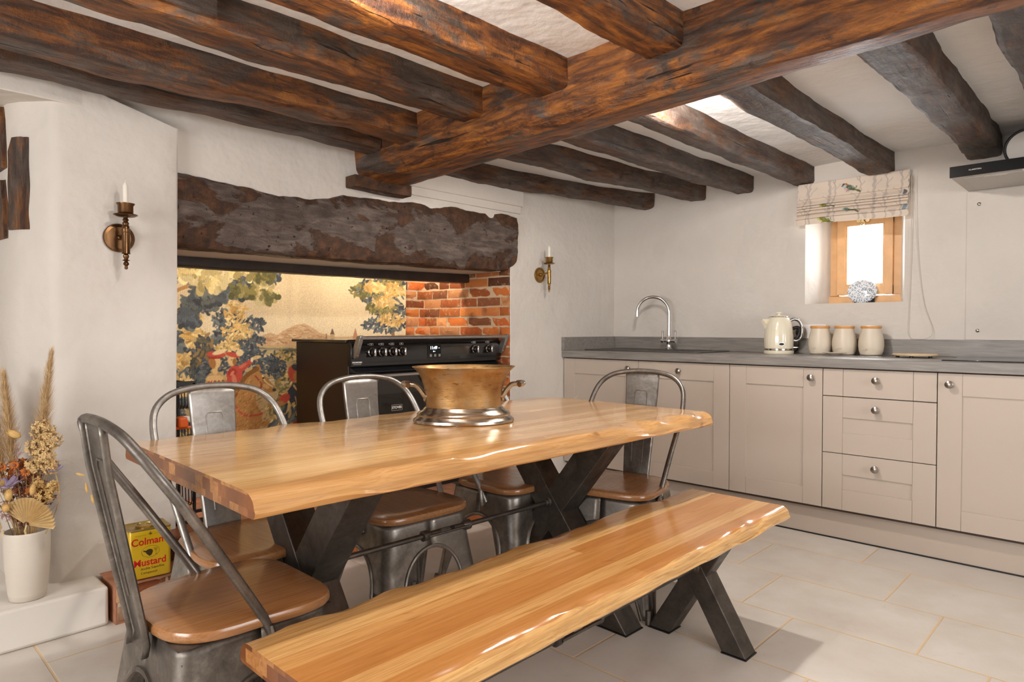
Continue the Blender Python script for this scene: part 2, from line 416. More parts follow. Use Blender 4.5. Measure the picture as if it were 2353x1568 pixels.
# white soffit and the chimney throat over the fireplace
b = MB(); b.loft([[(x, y, z) for x, z in ((-3.29, z0), (-2.97, z0), (-2.97, 1.66), (-3.29, 1.66))] for y, z0 in ((1.0, 1.414), (2.2, 1.420), (3.0, 1.434))]); b.box(-3.80, 1.0, 1.95, -3.1, 3.08, 2.03)
struct(b.build('trim_2', WALL, smooth=0))

# real bricks, one colour per brick
def bricks(name, mat, mortar, runs, seed=1):
    """runs: list of (origin, dirU, dirN, lenU, z0, z1)"""
    rnd = random.Random(seed); b = MB(); cols = []
    pal = [(194, 106, 46), (182, 92, 38), (204, 122, 60), (160, 84, 40), (206, 140, 90), (146, 86, 50), (190, 112, 58)]
    def put(vs, fs, c):
        b.add(vs, fs); cols.extend([c]*len(fs))
    for org, U, Nn, L, z0, z1 in runs:
        U = Vector(U); Nn = Vector(Nn); org = Vector(org); r = 0; z = z0
        while z < z1-.02:
            h = min(.053, z1-z); u = -rnd.uniform(0, .15); alt = r % 2
            while u < L:
                l = rnd.choice([.205, .21, .10]) if rnd.random() < .75 else .15
                a = max(0, u); e = min(L, u+l)
                if e-a > .02:
                    dp = rnd.uniform(-.003, .004); j = lambda: rnd.uniform(-.002, .002)
                    c = list(rnd.choice(pal)); k = rnd.uniform(.8, 1.12); c = [min(255, q*k) for q in c]
                    if z < z0+.22 and rnd.random() < .6: c = [lerp(q, w_, .5) for q, w_ in zip(c, (206, 178, 150))]
                    if z1 > 1 and z > z1-.14 and rnd.random() < .45: c = [q*.6 for q in c]
                    n = 5; vs = []; fs = []
                    for jj in range(3):
                        for i in range(n):
                            uu = lerp(a, e, i/(n-1))+j(); zz = z+h*jj/2+j(); edge = jj in (0, 2) or i in (0, n-1)
                            P = org+U*uu+Nn*(dp+(-.004 if edge else .003)+j()); vs.append((P.x, P.y, zz))
                    for jj in range(2):
                        for i in range(n-1): q = jj*n+i; fs.append((q, q+1, q+n+1, q+n))
                    m0 = len(vs); ring = [0,1,2,3,4,9,14,13,12,11,10,5]
                    for q in ring: P = Vector(vs[q])-Nn*.02; vs.append(tuple(P))
                    for q in range(12): fs.append((ring[q], ring[(q+1) % 12], m0+(q+1) % 12, m0+q))
                    put(vs, fs, c)
                u += l+.010
            z += h+.0105; r += 1
        P = org-Nn*.006; Q = P+U*L; k = len(b.v)
        bk = Nn*-.05
        put([(P.x, P.y, z0), (Q.x, Q.y, z0), (Q.x, Q.y, z1), (P.x, P.y, z1), (P.x+bk.x, P.y+bk.y, z1), (Q.x+bk.x, Q.y+bk.y, z1)], [(0,1,2,3), (3,2,5,4)], mortar)
    o = b.build(name, mat, smooth=30)
    at = o.data.color_attributes.new('paint', 'FLOAT_COLOR', 'CORNER')
    arr = []
    for pl, c in zip(o.data.polygons, cols): arr += [lin(c[0]), lin(c[1]), lin(c[2]), 1.0]*pl.loop_total
    at.data.foreach_set('color', arr); return o
def brick_mat():
    m, nt, p = new_mat('old_brick'); a = N(nt, 'ShaderNodeVertexColor'); a.layer_name = 'paint'; v = coords(nt)
    f = noise_tex(nt, v, 34, 7, .7); g = noise_tex(nt, v, 9, 4)
    c = mix(nt, a.outputs[0], rgb(214, 184, 150), ramp(nt, f, [(.56, (0,0,0,1)), (.74, (.75,.75,.75,1))]))
    c = mix(nt, c, rgb(62, 34, 20), ramp(nt, g, [(.56, (0,0,0,1)), (.72, (.6,.6,.6,1))]))
    nt.links.new(c, p.inputs['Base Color']); p.inputs['Roughness'].default_value = .8
    bump(nt, p, f, .7, .006); return m
BRICK = brick_mat()
struct(bricks('wall_brick', BRICK, (206, 180, 148), [((-3.74, 2.70, 0), (0,1,0), (1,0,0), .34, .14, 1.46), ((-2.905, 2.985, 0), (-1,0,0), (0,-1,0), .86, .14, 1.45)], 4))
# hearth of brick with a worn edge
b = bricks('trim_3', BRICK, (202, 182, 160), [((-2.665, .722, 0), (0,1,0), (1,0,0), 2.36, .018, .138)], 9); struct(b)
hm = plain('worn_brick_top', rgb(176, 122, 92), .7, 0, .3, 14, .5)
b = MB(); vs = []; fs = []; n1, n2 = 14, 60
for j in range(n2+1):
    for i in range(n1+1):
        x = lerp(-3.75, -2.652, i/n1); y = lerp(.712, 3.06, j/n2); vs.append((x, y, .147+.003*noise.noise(Vector((x*9, y*9, 0)))-(.006 if i == n1 else 0)))
for j in range(n2):
    for i in range(n1): q = j*(n1+1)+i; fs.append((q, q+1, q+n1+2, q+n1+1))
b.add(vs, fs); k = len(b.v)
b.box(-3.78, .718, .0, -2.68, 3.06, .14); struct(b.build('trim_4', hm, smooth=50))

# ------------------------------------------------ timbers
def timber(name, pts, w, h, seed, amp, mats, label, cat, group=None, flare=0, rnd=.018, droop=None, ends=True, uneven=0):
    """pts: centre line of the underside; cross section w (horizontal) x h (up); hand hewn wander"""
    P = spline(pts, 2) if len(pts) > 2 else [Vector(pts[0]), Vector(pts[1])]
    L = sum((P[i+1]-P[i]).length for i in range(len(P)-1)); n = max(12, int(L/.03)); secs = []
    cum = [0]
    for i in range(len(P)-1): cum.append(cum[-1]+(P[i+1]-P[i]).length)
    def at(d):
        for i in range(len(P)-1):
            if d <= cum[i+1]+1e-6: return P[i].lerp(P[i+1], (d-cum[i])/max(1e-6, cum[i+1]-cum[i])), (P[i+1]-P[i]).normalized()
        return P[-1], (P[-1]-P[-2]).normalized()
    for k in range(n+1):
        d = L*k/n; c, ax = at(d); sd = ax.cross(Vector((0,0,1))).normalized(); up = Vector((0,0,1))
        s1 = 1+uneven*noise.noise(Vector((d*1.4, seed, 0)))
        dz = amp*1.2*noise.noise(Vector((d*1.1, seed, 7))); dx = amp*1.5*noise.noise(Vector((d*.9, seed, 17)))
        W = w*s1/2; r = rnd*(1+.8*noise.noise(Vector((d*2.3, seed, 31)))); sec = []
        out = [(-W, h), (-W, h*.66), (-W, h*.33), (-W, r*1.2), (-W+r*.35, r*.3), (-W+r*1.1, 0), (-W*.4, 0), (0, 0), (W*.4, 0), (W-r*1.1, 0), (W-r*.35, r*.3), (W, r*1.2), (W, h*.33), (W, h*.66), (W, h)]
        for q, (a, z) in enumerate(out):
            p = c+sd*(a+dx)+up*(z+dz)
            nv = noise.noise_vector(p*5.5+Vector((seed*3.1, 0, 0)))*amp*.8+noise.noise_vector(p*22+Vector((seed, 0, 0)))*amp*.28
            nv = nv-ax*nv.dot(ax)
            sec.append(p+nv*(.4 if z >= h*.9 else 1))
        secs.append(sec)
    b = MB(); b.loft(secs); o = b.build(name, mats, smooth=42); tag(o, label, cat, group); return o
G = 'old oak ceiling joists'
JT = [
 ('joist', [(-2.72, YM, 1.925), (-2.71, .4, 1.93), (-2.72, 1.86, 1.93)], .135, .14, 1, .011, OAKD, 'narrow dark joist hugging the fireplace wall, left of the main beam'),
 ('joist', [(-2.46, YM, 1.93), (-2.47, .8, 1.93), (-2.455, 1.87, 1.93)], .155, .14, 2, .014, OAKY, 'second joist out from the fireplace wall, left of the main beam'),
 ('joist', [(-2.0, YM, 1.93), (-2.0, .8, 1.93), (-2.005, 1.87, 1.93)], .145, .14, 3, .014, OAKY, 'third joist out from the fireplace wall, with a short timber block on its side'),
 ('joist', [(-1.62, YM, 1.93), (-1.63, .8, 1.935), (-1.575, 1.86, 1.93)], .165, .14, 4, .012, OAKO, 'broad orange joist ending in a sharp corner on the main beam'),
 ('joist', [(-1.10, YM, 1.925), (-1.10, .9, 1.925), (-1.105, 1.84, 1.935)], .135, .14, 5, .012, OAKO, 'fat rounded joist at the top edge butting into the main beam'),
 ('joist', [(-.42, YM, 1.92), (-.42, .9, 1.92), (-.42, 1.84, 1.92)], .15, .14, 6, .012, OAKY, 'joist nearest the camera on the camera side of the main beam'),
 ('joist', [(-2.93, 2.1, 1.935), (-2.84, 3.0, 1.935), (-2.60, 4.12, 1.935)], .11, .13, 7, .014, OAKD, 'thin crooked joist slanting into the corner, right of the main beam'),
 ('joist', [(-2.40, 2.05, 1.935), (-2.30, 3.1, 1.935), (-2.22, 4.12, 1.94)], .13, .13, 8, .013, OAKD, 'bowed dark joist above the mixer tap, next to the crooked one'),
 ('joist', [(-1.92, 2.03, 1.93), (-1.90, 3.1, 1.935), (-1.89, 4.12, 1.94)], .12, .13, 9, .011, OAKD, 'dark joist whose end meets the wall above the kettle'),
 ('joist', [(-1.50, 2.0, 1.93), (-1.52, 3.1, 1.935), (-1.515, 4.12, 1.94)], .12, .13, 10, .009, OAKD, 'brightly lit straight joist ending at the left end of the blind'),
 ('joist', [(-1.09, 1.98, 1.93), (-1.10, 3.1, 1.935), (-1.095, 4.12, 1.935)], .135, .13, 11, .010, OAKD, 'wide dark joist ending above the patterned blind'),
 ('joist', [(-.61, 1.96, 1.93), (-.60, 3.1, 1.935), (-.62, 4.12, 1.945)], .15, .13, 12, .012, OAKD, 'dark joist running into the wall behind the extractor hood'),
 ('joist', [(-.24, 1.94, 1.93), (-.26, 3.0, 1.935), (-.24, 4.12, 1.935)], .17, .13, 13, .012, OAKD, 'joist at the upper right corner, beyond the hood'),
]
for n_, pts, w_, h_, sd_, am, mt, lb in JT: timber('ceiling_joist', pts, w_, h_, sd_, am, mt, lb, 'joist', G, uneven=.12)
# main beam with a chamfered near arris
secs = []; n = 200
for k in range(n+1):
    x = lerp(-2.93, XM, k/n); t = (x+2.9)/2.7
    near = lerp(1.875, 1.815, min(t, 1.0)); far = lerp(2.145, 1.945, min(t, 1.05)); zb = 1.82+.004*noise.noise(Vector((x*1.3, 0, 2)))
    ch = .045+.010*noise.noise(Vector((x*2, 4, 4)))
    sec = [(near-.008, 2.08), (near-.006, 2.0), (near-.003, 1.94), (near, zb+ch+.012), (near+.006, zb+ch), (near+ch*.55, zb+ch*.45), (near+ch, zb+.003), (near+ch+.01, zb),
           (lerp(near, far, .5), zb-.001), (far-.03, zb), (far-.008, zb+.003), (far, zb+.012), (far+.002, 1.9), (far+.003, 2.0), (far+.003, 2.08)]
    q = []
    for y, z in sec:
        p = Vector((x, y, z)); nv = noise.noise_vector(p*5)*.006+noise.noise_vector(p*19)*.0028; q.append((x, y+nv.y, z+nv.z*.8))
    secs.append(q)
o = MB().loft(secs).build('ceiling_beam', OAKX, smooth=42); tag(o, 'massive orange-brown main beam running across the ceiling from the fireplace wall', 'beam')
# bearing pad below its end, short block on joist 3
o = timber('bearing_pad', [(-2.855, 1.815, 1.772), (-2.845, 2.15, 1.768)], .09, .058, 21, .006, LINT, 'small dark timber pad under the end of the main beam', 'timber pad', rnd=.008)
o = timber('timber_block', [(-1.925, -.3, 1.955), (-1.915, .78, 1.95)], .03, .085, 22, .003, OAKY, 'short squared board fixed to the side of a joist at the top left', 'timber block', rnd=.005)
# lintel over the fireplace, its upper edge dipping in the middle
top = [(1.0, 1.722), (1.127, 1.719), (1.25, 1.702), (1.415, 1.692), (1.597, 1.694), (1.726, 1.712), (1.802, 1.742), (2.096, 1.752), (2.383, 1.766), (2.717, 1.772), (3.04, 1.78)]
bot = [(1.0, 1.412), (1.5, 1.410), (1.82, 1.412), (2.245, 1.418), (2.578, 1.421), (2.889, 1.432), (2.97, 1.437), (3.02, 1.462), (3.045, 1.485)]
secs = []; n = 150
for k in range(n+1):
    y = lerp(.995, 3.042, k/n); zt = interp(top, y); zb = interp(bot, y); m_ = (zt+zb)/2
    sec = [(-2.98, zt), (-2.93, zt), (-2.895, zt-.004), (-2.884, zt-.03)]+[(-2.878-.003*(i % 2), lerp(zt-.05, zb+.05, i/7)) for i in range(8)]+[(-2.884, zb+.028), (-2.892, zb+.008), (-2.91, zb), (-2.95, zb), (-2.98, zb)]
    q = []
    for i, (x, z) in enumerate(sec):
        p = Vector((x, y, z)); nv = noise.noise_vector(p*4.5)*.016+noise.noise_vector(p*13)*.010+noise.noise_vector(p*34)*.004
        q.append((x+nv.x*(1 if i > 1 else 0), y, z+nv.z*(.3 if i > 13 else .7)))
    secs.append(q)
o = MB().loft(secs).build('fireplace_lintel', LINT, smooth=42); tag(o, 'rough dark oak lintel with worm holes spanning the fireplace opening', 'lintel')
timber('fireplace_cross_beam', [(-3.325, .99, 1.366), (-3.325, 2.0, 1.370), (-3.31, 2.985, 1.376)], .09, .055, 24, .005, plain('smoke_black_oak', rgb(46, 30, 20), .5, 0, .4, 20, .4), 'thin smoke-blackened cross beam inside the fireplace, below the lintel', 'beam', rnd=.008)
# timbers showing in the left side of the chimney breast
for (xa, ya, xb, yb_, z0, z1, sd_, lb) in [(-3.0, .478, -2.922, .521, 1.433, 1.765, 31, 'upright weathered timber set in the plaster left of the candle sconce'),
                               (-3.45, .440, -3.008, .476, 1.405, 1.622, 32, 'lower dark timber stub in the plaster at the left edge'),
                               (-3.45, .440, -3.012, .475, 1.662, 1.890, 33, 'upper dark timber stub in the plaster at the left edge')]:
    A = Vector((xa, ya, 0)); B = Vector((xb, yb_, 0)); ax = (B-A).normalized(); nn = Vector((ax.y, -ax.x, 0)); secs = []
    for k in range(28):
        z = lerp(z0, z1, k/27); L_ = (B-A).length; e1 = L_+.008*noise.noise(Vector((z*11, sd_, 9)))-(.03*(k/27)**3 if sd_ != 31 else 0); e0 = .006*noise.noise(Vector((z*11, sd_, 0)))+(.02*max(0, k/27-.85)/.15 if sd_ == 31 else 0)
        prof = [(e0, -.05), (e0, .006), (e0+.006, .012), (lerp(e0, e1, .4), .014+.003*noise.noise(Vector((z*20, 1, sd_)))), (e1-.022, .013), (e1-.016, .005), (e1-.003, .003), (e1, -.05)]
        secs.append([tuple(A+ax*t+nn*h_+Vector((0, 0, z))) for t, h_ in prof])
    o = MB().loft(secs).build('wall_timber', STICK, smooth=30); tag(o, lb, 'timber', 'timbers in the chimney breast')
# ------------------------------------------------ window_1 (structure)
OAKL = plain('pale_window_oak', rgb(216, 168, 116), .4, 0, .1, 14, .08)
wn = empty('window_1', (-1.265, 4.47, 1.222)); wn['kind'] = 'structure'
b = MB(); x0, x1, z1 = -.20, .205, .58
b.box(x0, -.035, .055, x0+.052, .05, z1); b.box(x1-.052, -.035, .055, x1, .05, z1); b.box(x0, -.035, z1-.05, x1, .05, z1)
struct(b.build('window_frame', OAKL, wn, bevel=.003))
struct(MB().box(x0-.02, -.055, .0, x1+.01, .06, .052).build('window_sill', OAKL, wn, bevel=.004))
b = MB(); c0, c1, cz0, cz1 = x0+.045, x1-.045, .06, .525
b.box(c0, -.055, cz0, c0+.048, .0, cz1); b.box(c1-.048, -.055, cz0, c1, .0, cz1); b.box(c0, -.054, cz0, c1, .0, cz0+.055); b.box(c0, -.054, cz1-.042, c1, .0, cz1)
b.box(c0+.044, -.046, cz0+.05, c0+.058, -.01, cz1-.04); b.box(c1-.058, -.046, cz0+.05, c1-.044, -.01, cz1-.04); b.box(c0+.04, -.045, cz0+.05, c1-.04, -.01, cz0+.066)
struct(b.build('casement', OAKL, wn, bevel=.003))
gl, nt, p = new_mat('window_glass'); tr_ = N(nt, 'ShaderNodeBsdfTransparent'); gs_ = N(nt, 'ShaderNodeBsdfGlossy', Roughness=.02); fr_ = N(nt, 'ShaderNodeFresnel', IOR=1.3); mx_ = N(nt, 'ShaderNodeMixShader')
nt.links.new(fr_.outputs[0], mx_.inputs[0]); nt.links.new(tr_.outputs[0], mx_.inputs[1]); nt.links.new(gs_.outputs[0], mx_.inputs[2]); nt.links.new(mx_.outputs[0], nt.nodes['Material Output'].inputs['Surface'])
struct(MB().box(c0+.05, -.026, cz0+.05, c1-.05, -.022, cz1-.04).build('pane', gl, wn, smooth=0))
br_ = plain('pale_brass', rgb(206, 184, 140), .25, .9, .05, 20)
b = MB(); b.lathe([(.013, 0), (.013, .006)], (-.004, -.062, .497), axis='-y'); b.lathe([(.012, 0), (.012, .006)], (-.028, -.058, .512), axis='-y'); b.lathe([(.012, 0), (.012, .006)], (.022, -.058, .512), axis='-y')
b.box(-.011, -.075, .488, .004, -.058, .525); b.sphere((-.004, -.08, .488), .010)
struct(b.build('latch', br_, wn))
# simple frames for the two windows behind the camera
for k, (px, py, rz, wd, zz0, zz1) in enumerate([(XM+.08, 1.35, pi/2, 2.0, .78, 1.78), (-.9, YM-.08, 0, 1.9, .68, 1.72)]):
    r = empty('window_%d' % (k+2), (px, py, zz0), rz); r['kind'] = 'structure'; h = zz1-zz0
    b = MB(); 
    for a in (-wd/2, -.03, wd/2-.06): b.box(a, -.03, 0, a+.06, .03, h)
    b.box(-wd/2, -.03, 0, wd/2, .03, .06); b.box(-wd/2, -.03, h-.06, wd/2, .03, h)
    struct(b.build('window_frame', OAKL, r, bevel=.003))
    struct(MB().box(-wd/2, -.003, .0, wd/2, .003, h).build('pane', gl, r, smooth=0))

# ------------------------------------------------ fitted kitchen along the worktop wall
WT = .924
def grey_wood():
    m, nt, p = new_mat('grey_wood_laminate'); v = coords(nt, (1.6, 24, 24)); g = noise_tex(nt, v, 2.4, 8, .65, 1.0)
    nt.links.new(ramp(nt, g, [(.3, rgb(112, 106, 101)), (.5, rgb(132, 126, 120)), (.7, rgb(150, 144, 137))]), p.inputs['Base Color'])
    p.inputs['Roughness'].default_value = .38; bump(nt, p, g, .15, .003); return m
GREYW = grey_wood()
def knob(parent, x, z, y=-.002):
    MB().lathe([(.006, 0), (.006, .014), (.012, .018), (.0175, .025), (.017, .031), (.010, .035), (.002, .036)], (x, y, z), 20, axis='-y').build('knob', NICKEL, parent)
def shaker(parent, name, x0, x1, z0, z1, stile=.094, top=.10, bot=.09, flush=False):
    b = MB(); y0, y1 = -.001, .018
    b.box(x0, y0, z0, x0+stile, y1, z1); b.box(x1-stile, y0, z0, x1, y1, z1)
    if flush: b.box(x0+stile+.0012, y0+.0004, z0, x1-stile-.0012, y1, z1)
    else:
        b.box(x0+stile+.0006, y0, z1-top, x1-stile-.0006, y1, z1); b.box(x0+stile+.0006, y0, z0, x1-stile-.0006, y1, z0+bot)
        b.box(x0+stile-.002, y0+.0075, z0+bot-.002, x1-stile+.002, y1-.002, z1-top+.002)
    return b.build(name, CAB, parent, bevel=.0012)
def cabinet(x, wd, label, kind, knobx=None):
    r = empty('base_cabinet', (x, 3.521, 0), 0, label, 'cabinet', 'taupe kitchen base cabinets')
    MB().box(0.001, .022, .15, wd-.001, .575, .876).build('body', CABD, r, smooth=0)
    g = .0018; zt = .871
    if kind == 'door':
        d = shaker(r, 'door', g, wd-g, .165, zt); knob(d, knobx, .822)
    else:
        for z0, z1, fl in ((.736, zt, True), (.4495, .732, False), (.165, .446, False)):
            d = shaker(r, 'drawer', g, wd-g, z0, z1, top=.103, bot=.103, flush=fl); knob(d, wd/2, .822 if fl else z1-.052)
    return r
X0 = -2.894
cabinet(X0, .6, 'taupe cabinet against the fireplace wall, under the left end of the sink', 'door', .535)
cabinet(X0+.6, .6, 'taupe cabinet with a knob in the middle of its top rail, behind the far chair', 'door', .29)
cabinet(X0+1.2, .5, 'narrow taupe cabinet between the sink run and the drawers, knob top right', 'door', .448)
cabinet(X0+1.7, .5, 'taupe cabinet of three drawers under the window', 'drawers')
cabinet(X0+2.2, .6, 'taupe cabinet under the hob at the right edge, knob top left', 'door', .05)
o = MB().box(X0, 3.575, 0, .3, 3.592, .1485).build('plinth', CAB, None, bevel=.001); tag(o, 'long taupe kickboard under the row of base cabinets', 'plinth')
MB().box(X0, 3.571, 0.0, .3, 3.5745, .007).build('seal_strip', DARKM, o)
o = MB().box(X0, 3.50, .8775, .3, 4.098, WT).build('worktop', GREYW, None, bevel=.002); tag(o, 'grey wood-effect worktop running along the whole wall', 'worktop')
b = MB(); b.box(X0+.018, 4.1, WT+.0003, .3, 4.119, 1.0145); b.box(X0-.004, 3.5, WT+.0003, X0+.018, 4.119, 1.0145)
tag(b.build('upstand', GREYW, None, bevel=.0012), 'grey wood-effect upstand behind the worktop', 'upstand')
MB().box(X0+.0161, 3.502, WT-.01, X0+.0165, 3.503, WT).build('joint', GREYW, o)
# glass like splash panel right of the blind with two fixing screws
o = MB().box(-.69, 4.1165, 1.0150, .4, 4.1195, 1.778).build('splash_panel', WALL, None, bevel=.001)
tag(o, 'cream splash panel on the wall between worktop and extractor hood', 'panel')
for z in (1.063, 1.712): MB().lathe([(.0085, 0), (.0085, .003), (.006, .005)], (-.637, 4.1165, z), 16, axis='-y').build('screw', NICKEL, o)
# hob
o = MB().box(-.695, 3.60, WT, -.11, 4.055, WT+.0055).build('induction_hob', plain('black_glass', rgb(10, 10, 11), .06, 0, 0, 3), None, bevel=.002); tag(o, 'black glass hob let into the worktop at the right edge', 'hob')
# extractor hood
r = empty('extractor_hood', (-.685, 4.118, 1.782), 0, 'slim extractor hood with a black glass front above the hob', 'extractor hood')
STEEL = plain('satin_steel_paint', rgb(168, 160, 150), .35, .35, .04, 12)
b = MB(); b.ext([(0, 0), (-.43, 0), (-.43, .046), (-.36, .066), (0, .07)], .0, .60, 'yz'); b.build('housing', STEEL, r, bevel=.002)
MB().box(-.001, -.442, -.002, .601, -.43, .049).build('front_glass', plain('hood_black_glass', rgb(7, 7, 8), .2, 0, 0, 3), r, bevel=.001)
MB().box(.045, -.385, -.003, .555, -.03, .001).build('filter_panel', plain('filter_alu', rgb(176, 172, 166), .4, .6, .05, 90), r, bevel=.001)
MB().box(.12, -.372, -.006, .21, -.355, -.002).build('filter_grip', NICKEL, r, bevel=.001)
MB().box(.27, -.422, -.004, .33, -.41, 0).build('lamp_strip', WHITE, r)
b = MB()
for i in range(16): b.box(.16+i*.02, -.30, .067, .172+i*.02, -.24, .0695)
b.build('vent_grille', DARKM, r, smooth=0)
b = MB(); b.lathe([(.08, 0), (.08, .26)], (.268, -.26, .127), 32, axis='y'); b.build('duct', WALL, r)
b = MB(); b.tube([(.268+.084*cos(t*pi/18), -.262, .127+.084*sin(t*pi/18)) for t in range(-3, 22)], .006); b.build('duct_seal', DARKM, r)
text('brand_lettering', 'KLARSTEIN', .0088, WHITE, r, (.098, -.4425, .024), (pi/2, 0, 0), .0002, sx=1.1)
# sink and tap
r = empty('inset_sink', (-2.80, 3.61, WT), 0, 'dark composite sink and drainer let into the worktop in the corner', 'sink')
GRAN = plain('grey_composite', rgb(74, 68, 64), .5, 0, .15, 200, .1)
b = MB(); 
def rrect(x0, y0, x1, y1, r_, z, n=6):
    out = []
    for cx, cy, a0 in ((x1-r_, y1-r_, 0), (x0+r_, y1-r_, 90), (x0+r_, y0+r_, 180), (x1-r_, y0+r_, 270)):
        for i in range(n+1): t = radians(a0+90*i/n); out.append((cx+r_*cos(t), cy+r_*sin(t), z))
    return out
b.loft([rrect(0, 0, .86, .44, .03, 0), rrect(0, 0, .86, .44, .03, .006), rrect(.006, .006, .854, .434, .028, .008)]); b.build('rim', GRAN, r)
b = MB(); b.loft([rrect(.04, .05, .42, .36, .05, .0085), rrect(.045, .055, .415, .355, .05, .004)], caps=True); b.build('bowl', DARKM, r)
b = MB()
for i in range(8): b.box(.48+i*.04, .06, .008, .492+i*.04, .36, .011)
b.build('drainer_ribs', GRAN, r, bevel=.001)
r = empty('mixer_tap', (-2.375, 4.02, WT+.009), 0, 'chrome swan-neck mixer tap with two lever handles behind the sink', 'tap')
b = MB().lathe([(.026, 0), (.026, .006), (.018, .010), (.015, .03), (.018, .045), (.020, .06), (.015, .075), (.012, .085), (.012, .10)], (0,0,0), 24)
b.build('body', CHROME, r)
a = Vector((-.88, -.47, 0)).normalized()
pts = [(0, 0, .10), (0, 0, .18), (0, 0, .245)]
for i in range(1, 13):
    t = pi-i*pi/12*1.02; c = a*(.108+.108*cos(t)); pts.append((c.x, c.y, .25+.108*sin(t)))
e = Vector(pts[-1]); pts += [(e.x, e.y, e.z-.02)]
MB().tube(spline(pts, 4), .0105, 14).build('spout', CHROME, r)
for s_ in (-1, 1):
    b = MB(); d = Vector((s_*.9, -.2*s_, 0)).normalized()
    b.tube([(0,0,.058), tuple(d*.03+Vector((0,0,.056))), tuple(d*.048+Vector((0,0,.056)))], .010, 14)
    b.tube([tuple(d*.045+Vector((0,0,.056))), tuple(d*.064+Vector((0,0,.056)))], .015, 16)
    p0 = d*.058
    b.tube([tuple(p0+Vector((0,0,.06))), tuple(p0+Vector((0,0,.088))), tuple(p0+Vector((0,0,.118)))], lambda t: .0045+.003*t, 12); b.sphere(tuple(p0+Vector((0,0,.12))), .0085)
    b.build('lever_handle', CHROME, r)
# kettle
CREAMP = plain('cream_enamel', rgb(232, 222, 198), .18, 0, .01, 4, coat=.6)
r = empty('electric_kettle', (-1.593, 3.95, WT), radians(38), 'cream electric kettle with a chrome handle beside the storage jars', 'kettle')
MB().lathe([(.083, 0), (.085, .004), (.085, .016), (.080, .020)], (0,0,0), 40).build('power_base', CREAMP, r)
MB().lathe([(.078, .020), (.082, .022), (.082, .030), (.079, .032)], (0,0,0), 40).build('chrome_ring', CHROME, r)
prof = [(.080, .032), (.082, .05), (.0825, .08), (.081, .11), (.078, .14), (.074, .17), (.067, .195), (.058, .212), (.052, .219)]
b = MB(); secs = []
for rr, z in prof:
    secs.append([(rr*(1+.006*cos(24*t)*(1 if z < .12 else max(0, 1-(z-.12)/.05)))*cos(t), rr*(1+.006*cos(24*t)*(1 if z < .12 else max(0, 1-(z-.12)/.05)))*sin(t), z) for t in [2*pi*i/96 for i in range(96)]])
b.loft(secs); kb = b.build('body', CREAMP, r)
b = MB(); b.loft([[(-.060, -.016, .150), (-.060, .016, .150), (-.070, 0, .132)], [(-.085, -.018, .186), (-.085, .018, .186), (-.088, 0, .166)], [(-.100, -.013, .206), (-.100, .013, .206), (-.102, 0, .192)], [(-.050, -.02, .206), (-.050, .02, .206), (-.060, 0, .16)]], caps=True)
b.build('spout', CREAMP, r)
MB().lathe([(.055, .217), (.055, .222), (.045, .226), (.02, .229), (.008, .231), (.008, .236), (.016, .239), (.017, .245), (.010, .249), (.002, .25)], (0,0,0), 32).build('lid', CREAMP, r)
MB().lathe([(.0565, .2165), (.0585, .219), (.0565, .2215)], (0,0,0), 32).build('lid_trim', CHROME, r)
MB().tube(spline([(.062, 0, .196), (.085, 0, .206), (.112, 0, .198), (.130, 0, .170), (.134, 0, .13), (.124, 0, .092), (.100, 0, .078), (.084, 0, .080)], 6), .0095, 14, flat=1.25).build('handle', CHROME, r)
MB().tube(spline([(.080, 0, .15), (.112, 0, .155), (.118, 0, .12), (.100, 0, .09), (.082, 0, .09)], 5), .010, 10).build('inner_grip', DARKM, r)
MB().box(.078, -.012, .034, .112, .012, .041).build('switch', CHROME, r, bevel=.002)
b = MB(); b.lathe([(.0185, 0), (.0185, .003)], (0, 0, 0), 24, sx=1, sy=.62, axis='-y'); bd = b.build('badge', NICKEL, r); bd.location = (-.008, -.0815, .058)
b = MB(); b.lathe([(.0145, 0), (.0145, .0045)], (0, 0, 0), 24, sx=1, sy=.52, axis='-y'); bi = b.build('badge_inlay', DARKM, bd)
# storage jars with their lids, tray, dish, trivet
CER = plain('cream_stoneware', rgb(214, 200, 180), .42, 0, .015, 6)
BEE = plain('beech_lid', rgb(206, 148, 84), .4, 0, .05, 12)
tr = MB(); tr.loft([rrect(-1.47, 3.84, -1.01, 4.07, .02, WT), rrect(-1.47, 3.84, -1.01, 4.07, .02, WT+.003)]); o = tr.build('tray', plain('grey_mirror_tray', rgb(150, 150, 150), .15, .6, .02, 5), None); tag(o, 'thin grey tray under the three storage jars', 'tray')
def jar(x, wd, word, label):
    r = empty('storage_jar', (x, 3.985, WT+.003), 0, label, 'storage jar', 'cream jars in a row below the window')
    b = MB(); b.lathe([(.046, 0), (.053, .004), (.060, .025), (.0635, .055), (.0625, .08), (.058, .105), (.051, .13), (.048, .148), (.045, .148), (.045, .14)], (0,0,0), 40); b.build('jar', CER, r)
    MB().lathe([(.046, .146), (.051, .148), (.053, .154), (.051, .161), (.044, .163)], (0,0,0), 36).build('lid', BEE, r)
    text('embossed_word', word, .016, CER, r, (-.012, -.0655, .036), (radians(90), 0, radians(10)), .0016)
    return r
jar(-1.369, .126, 'tea', 'cream storage jar with wooden lid next to the kettle, left of three')
jar(-1.238, .126, 'coffee', 'cream storage jar with wooden lid in the middle of three')
jar(-1.100, .126, 'sugar', 'cream storage jar with wooden lid, right of three, nearest the round trivet')
o = MB().lathe([(.022, 0), (.032, .002), (.044, .009), (.062, .013), (.063, .015), (.040, .012), (.002, .007)], (-1.25, 3.862, WT+.003), 36, sy=.7).build('spoon_rest', CER); tag(o, 'small shallow cream dish in front of the storage jars', 'dish')
r = empty('trivet', (-.870, 3.90, WT), 0, 'round pale wooden trivet on black feet between the jars and the hob', 'trivet')
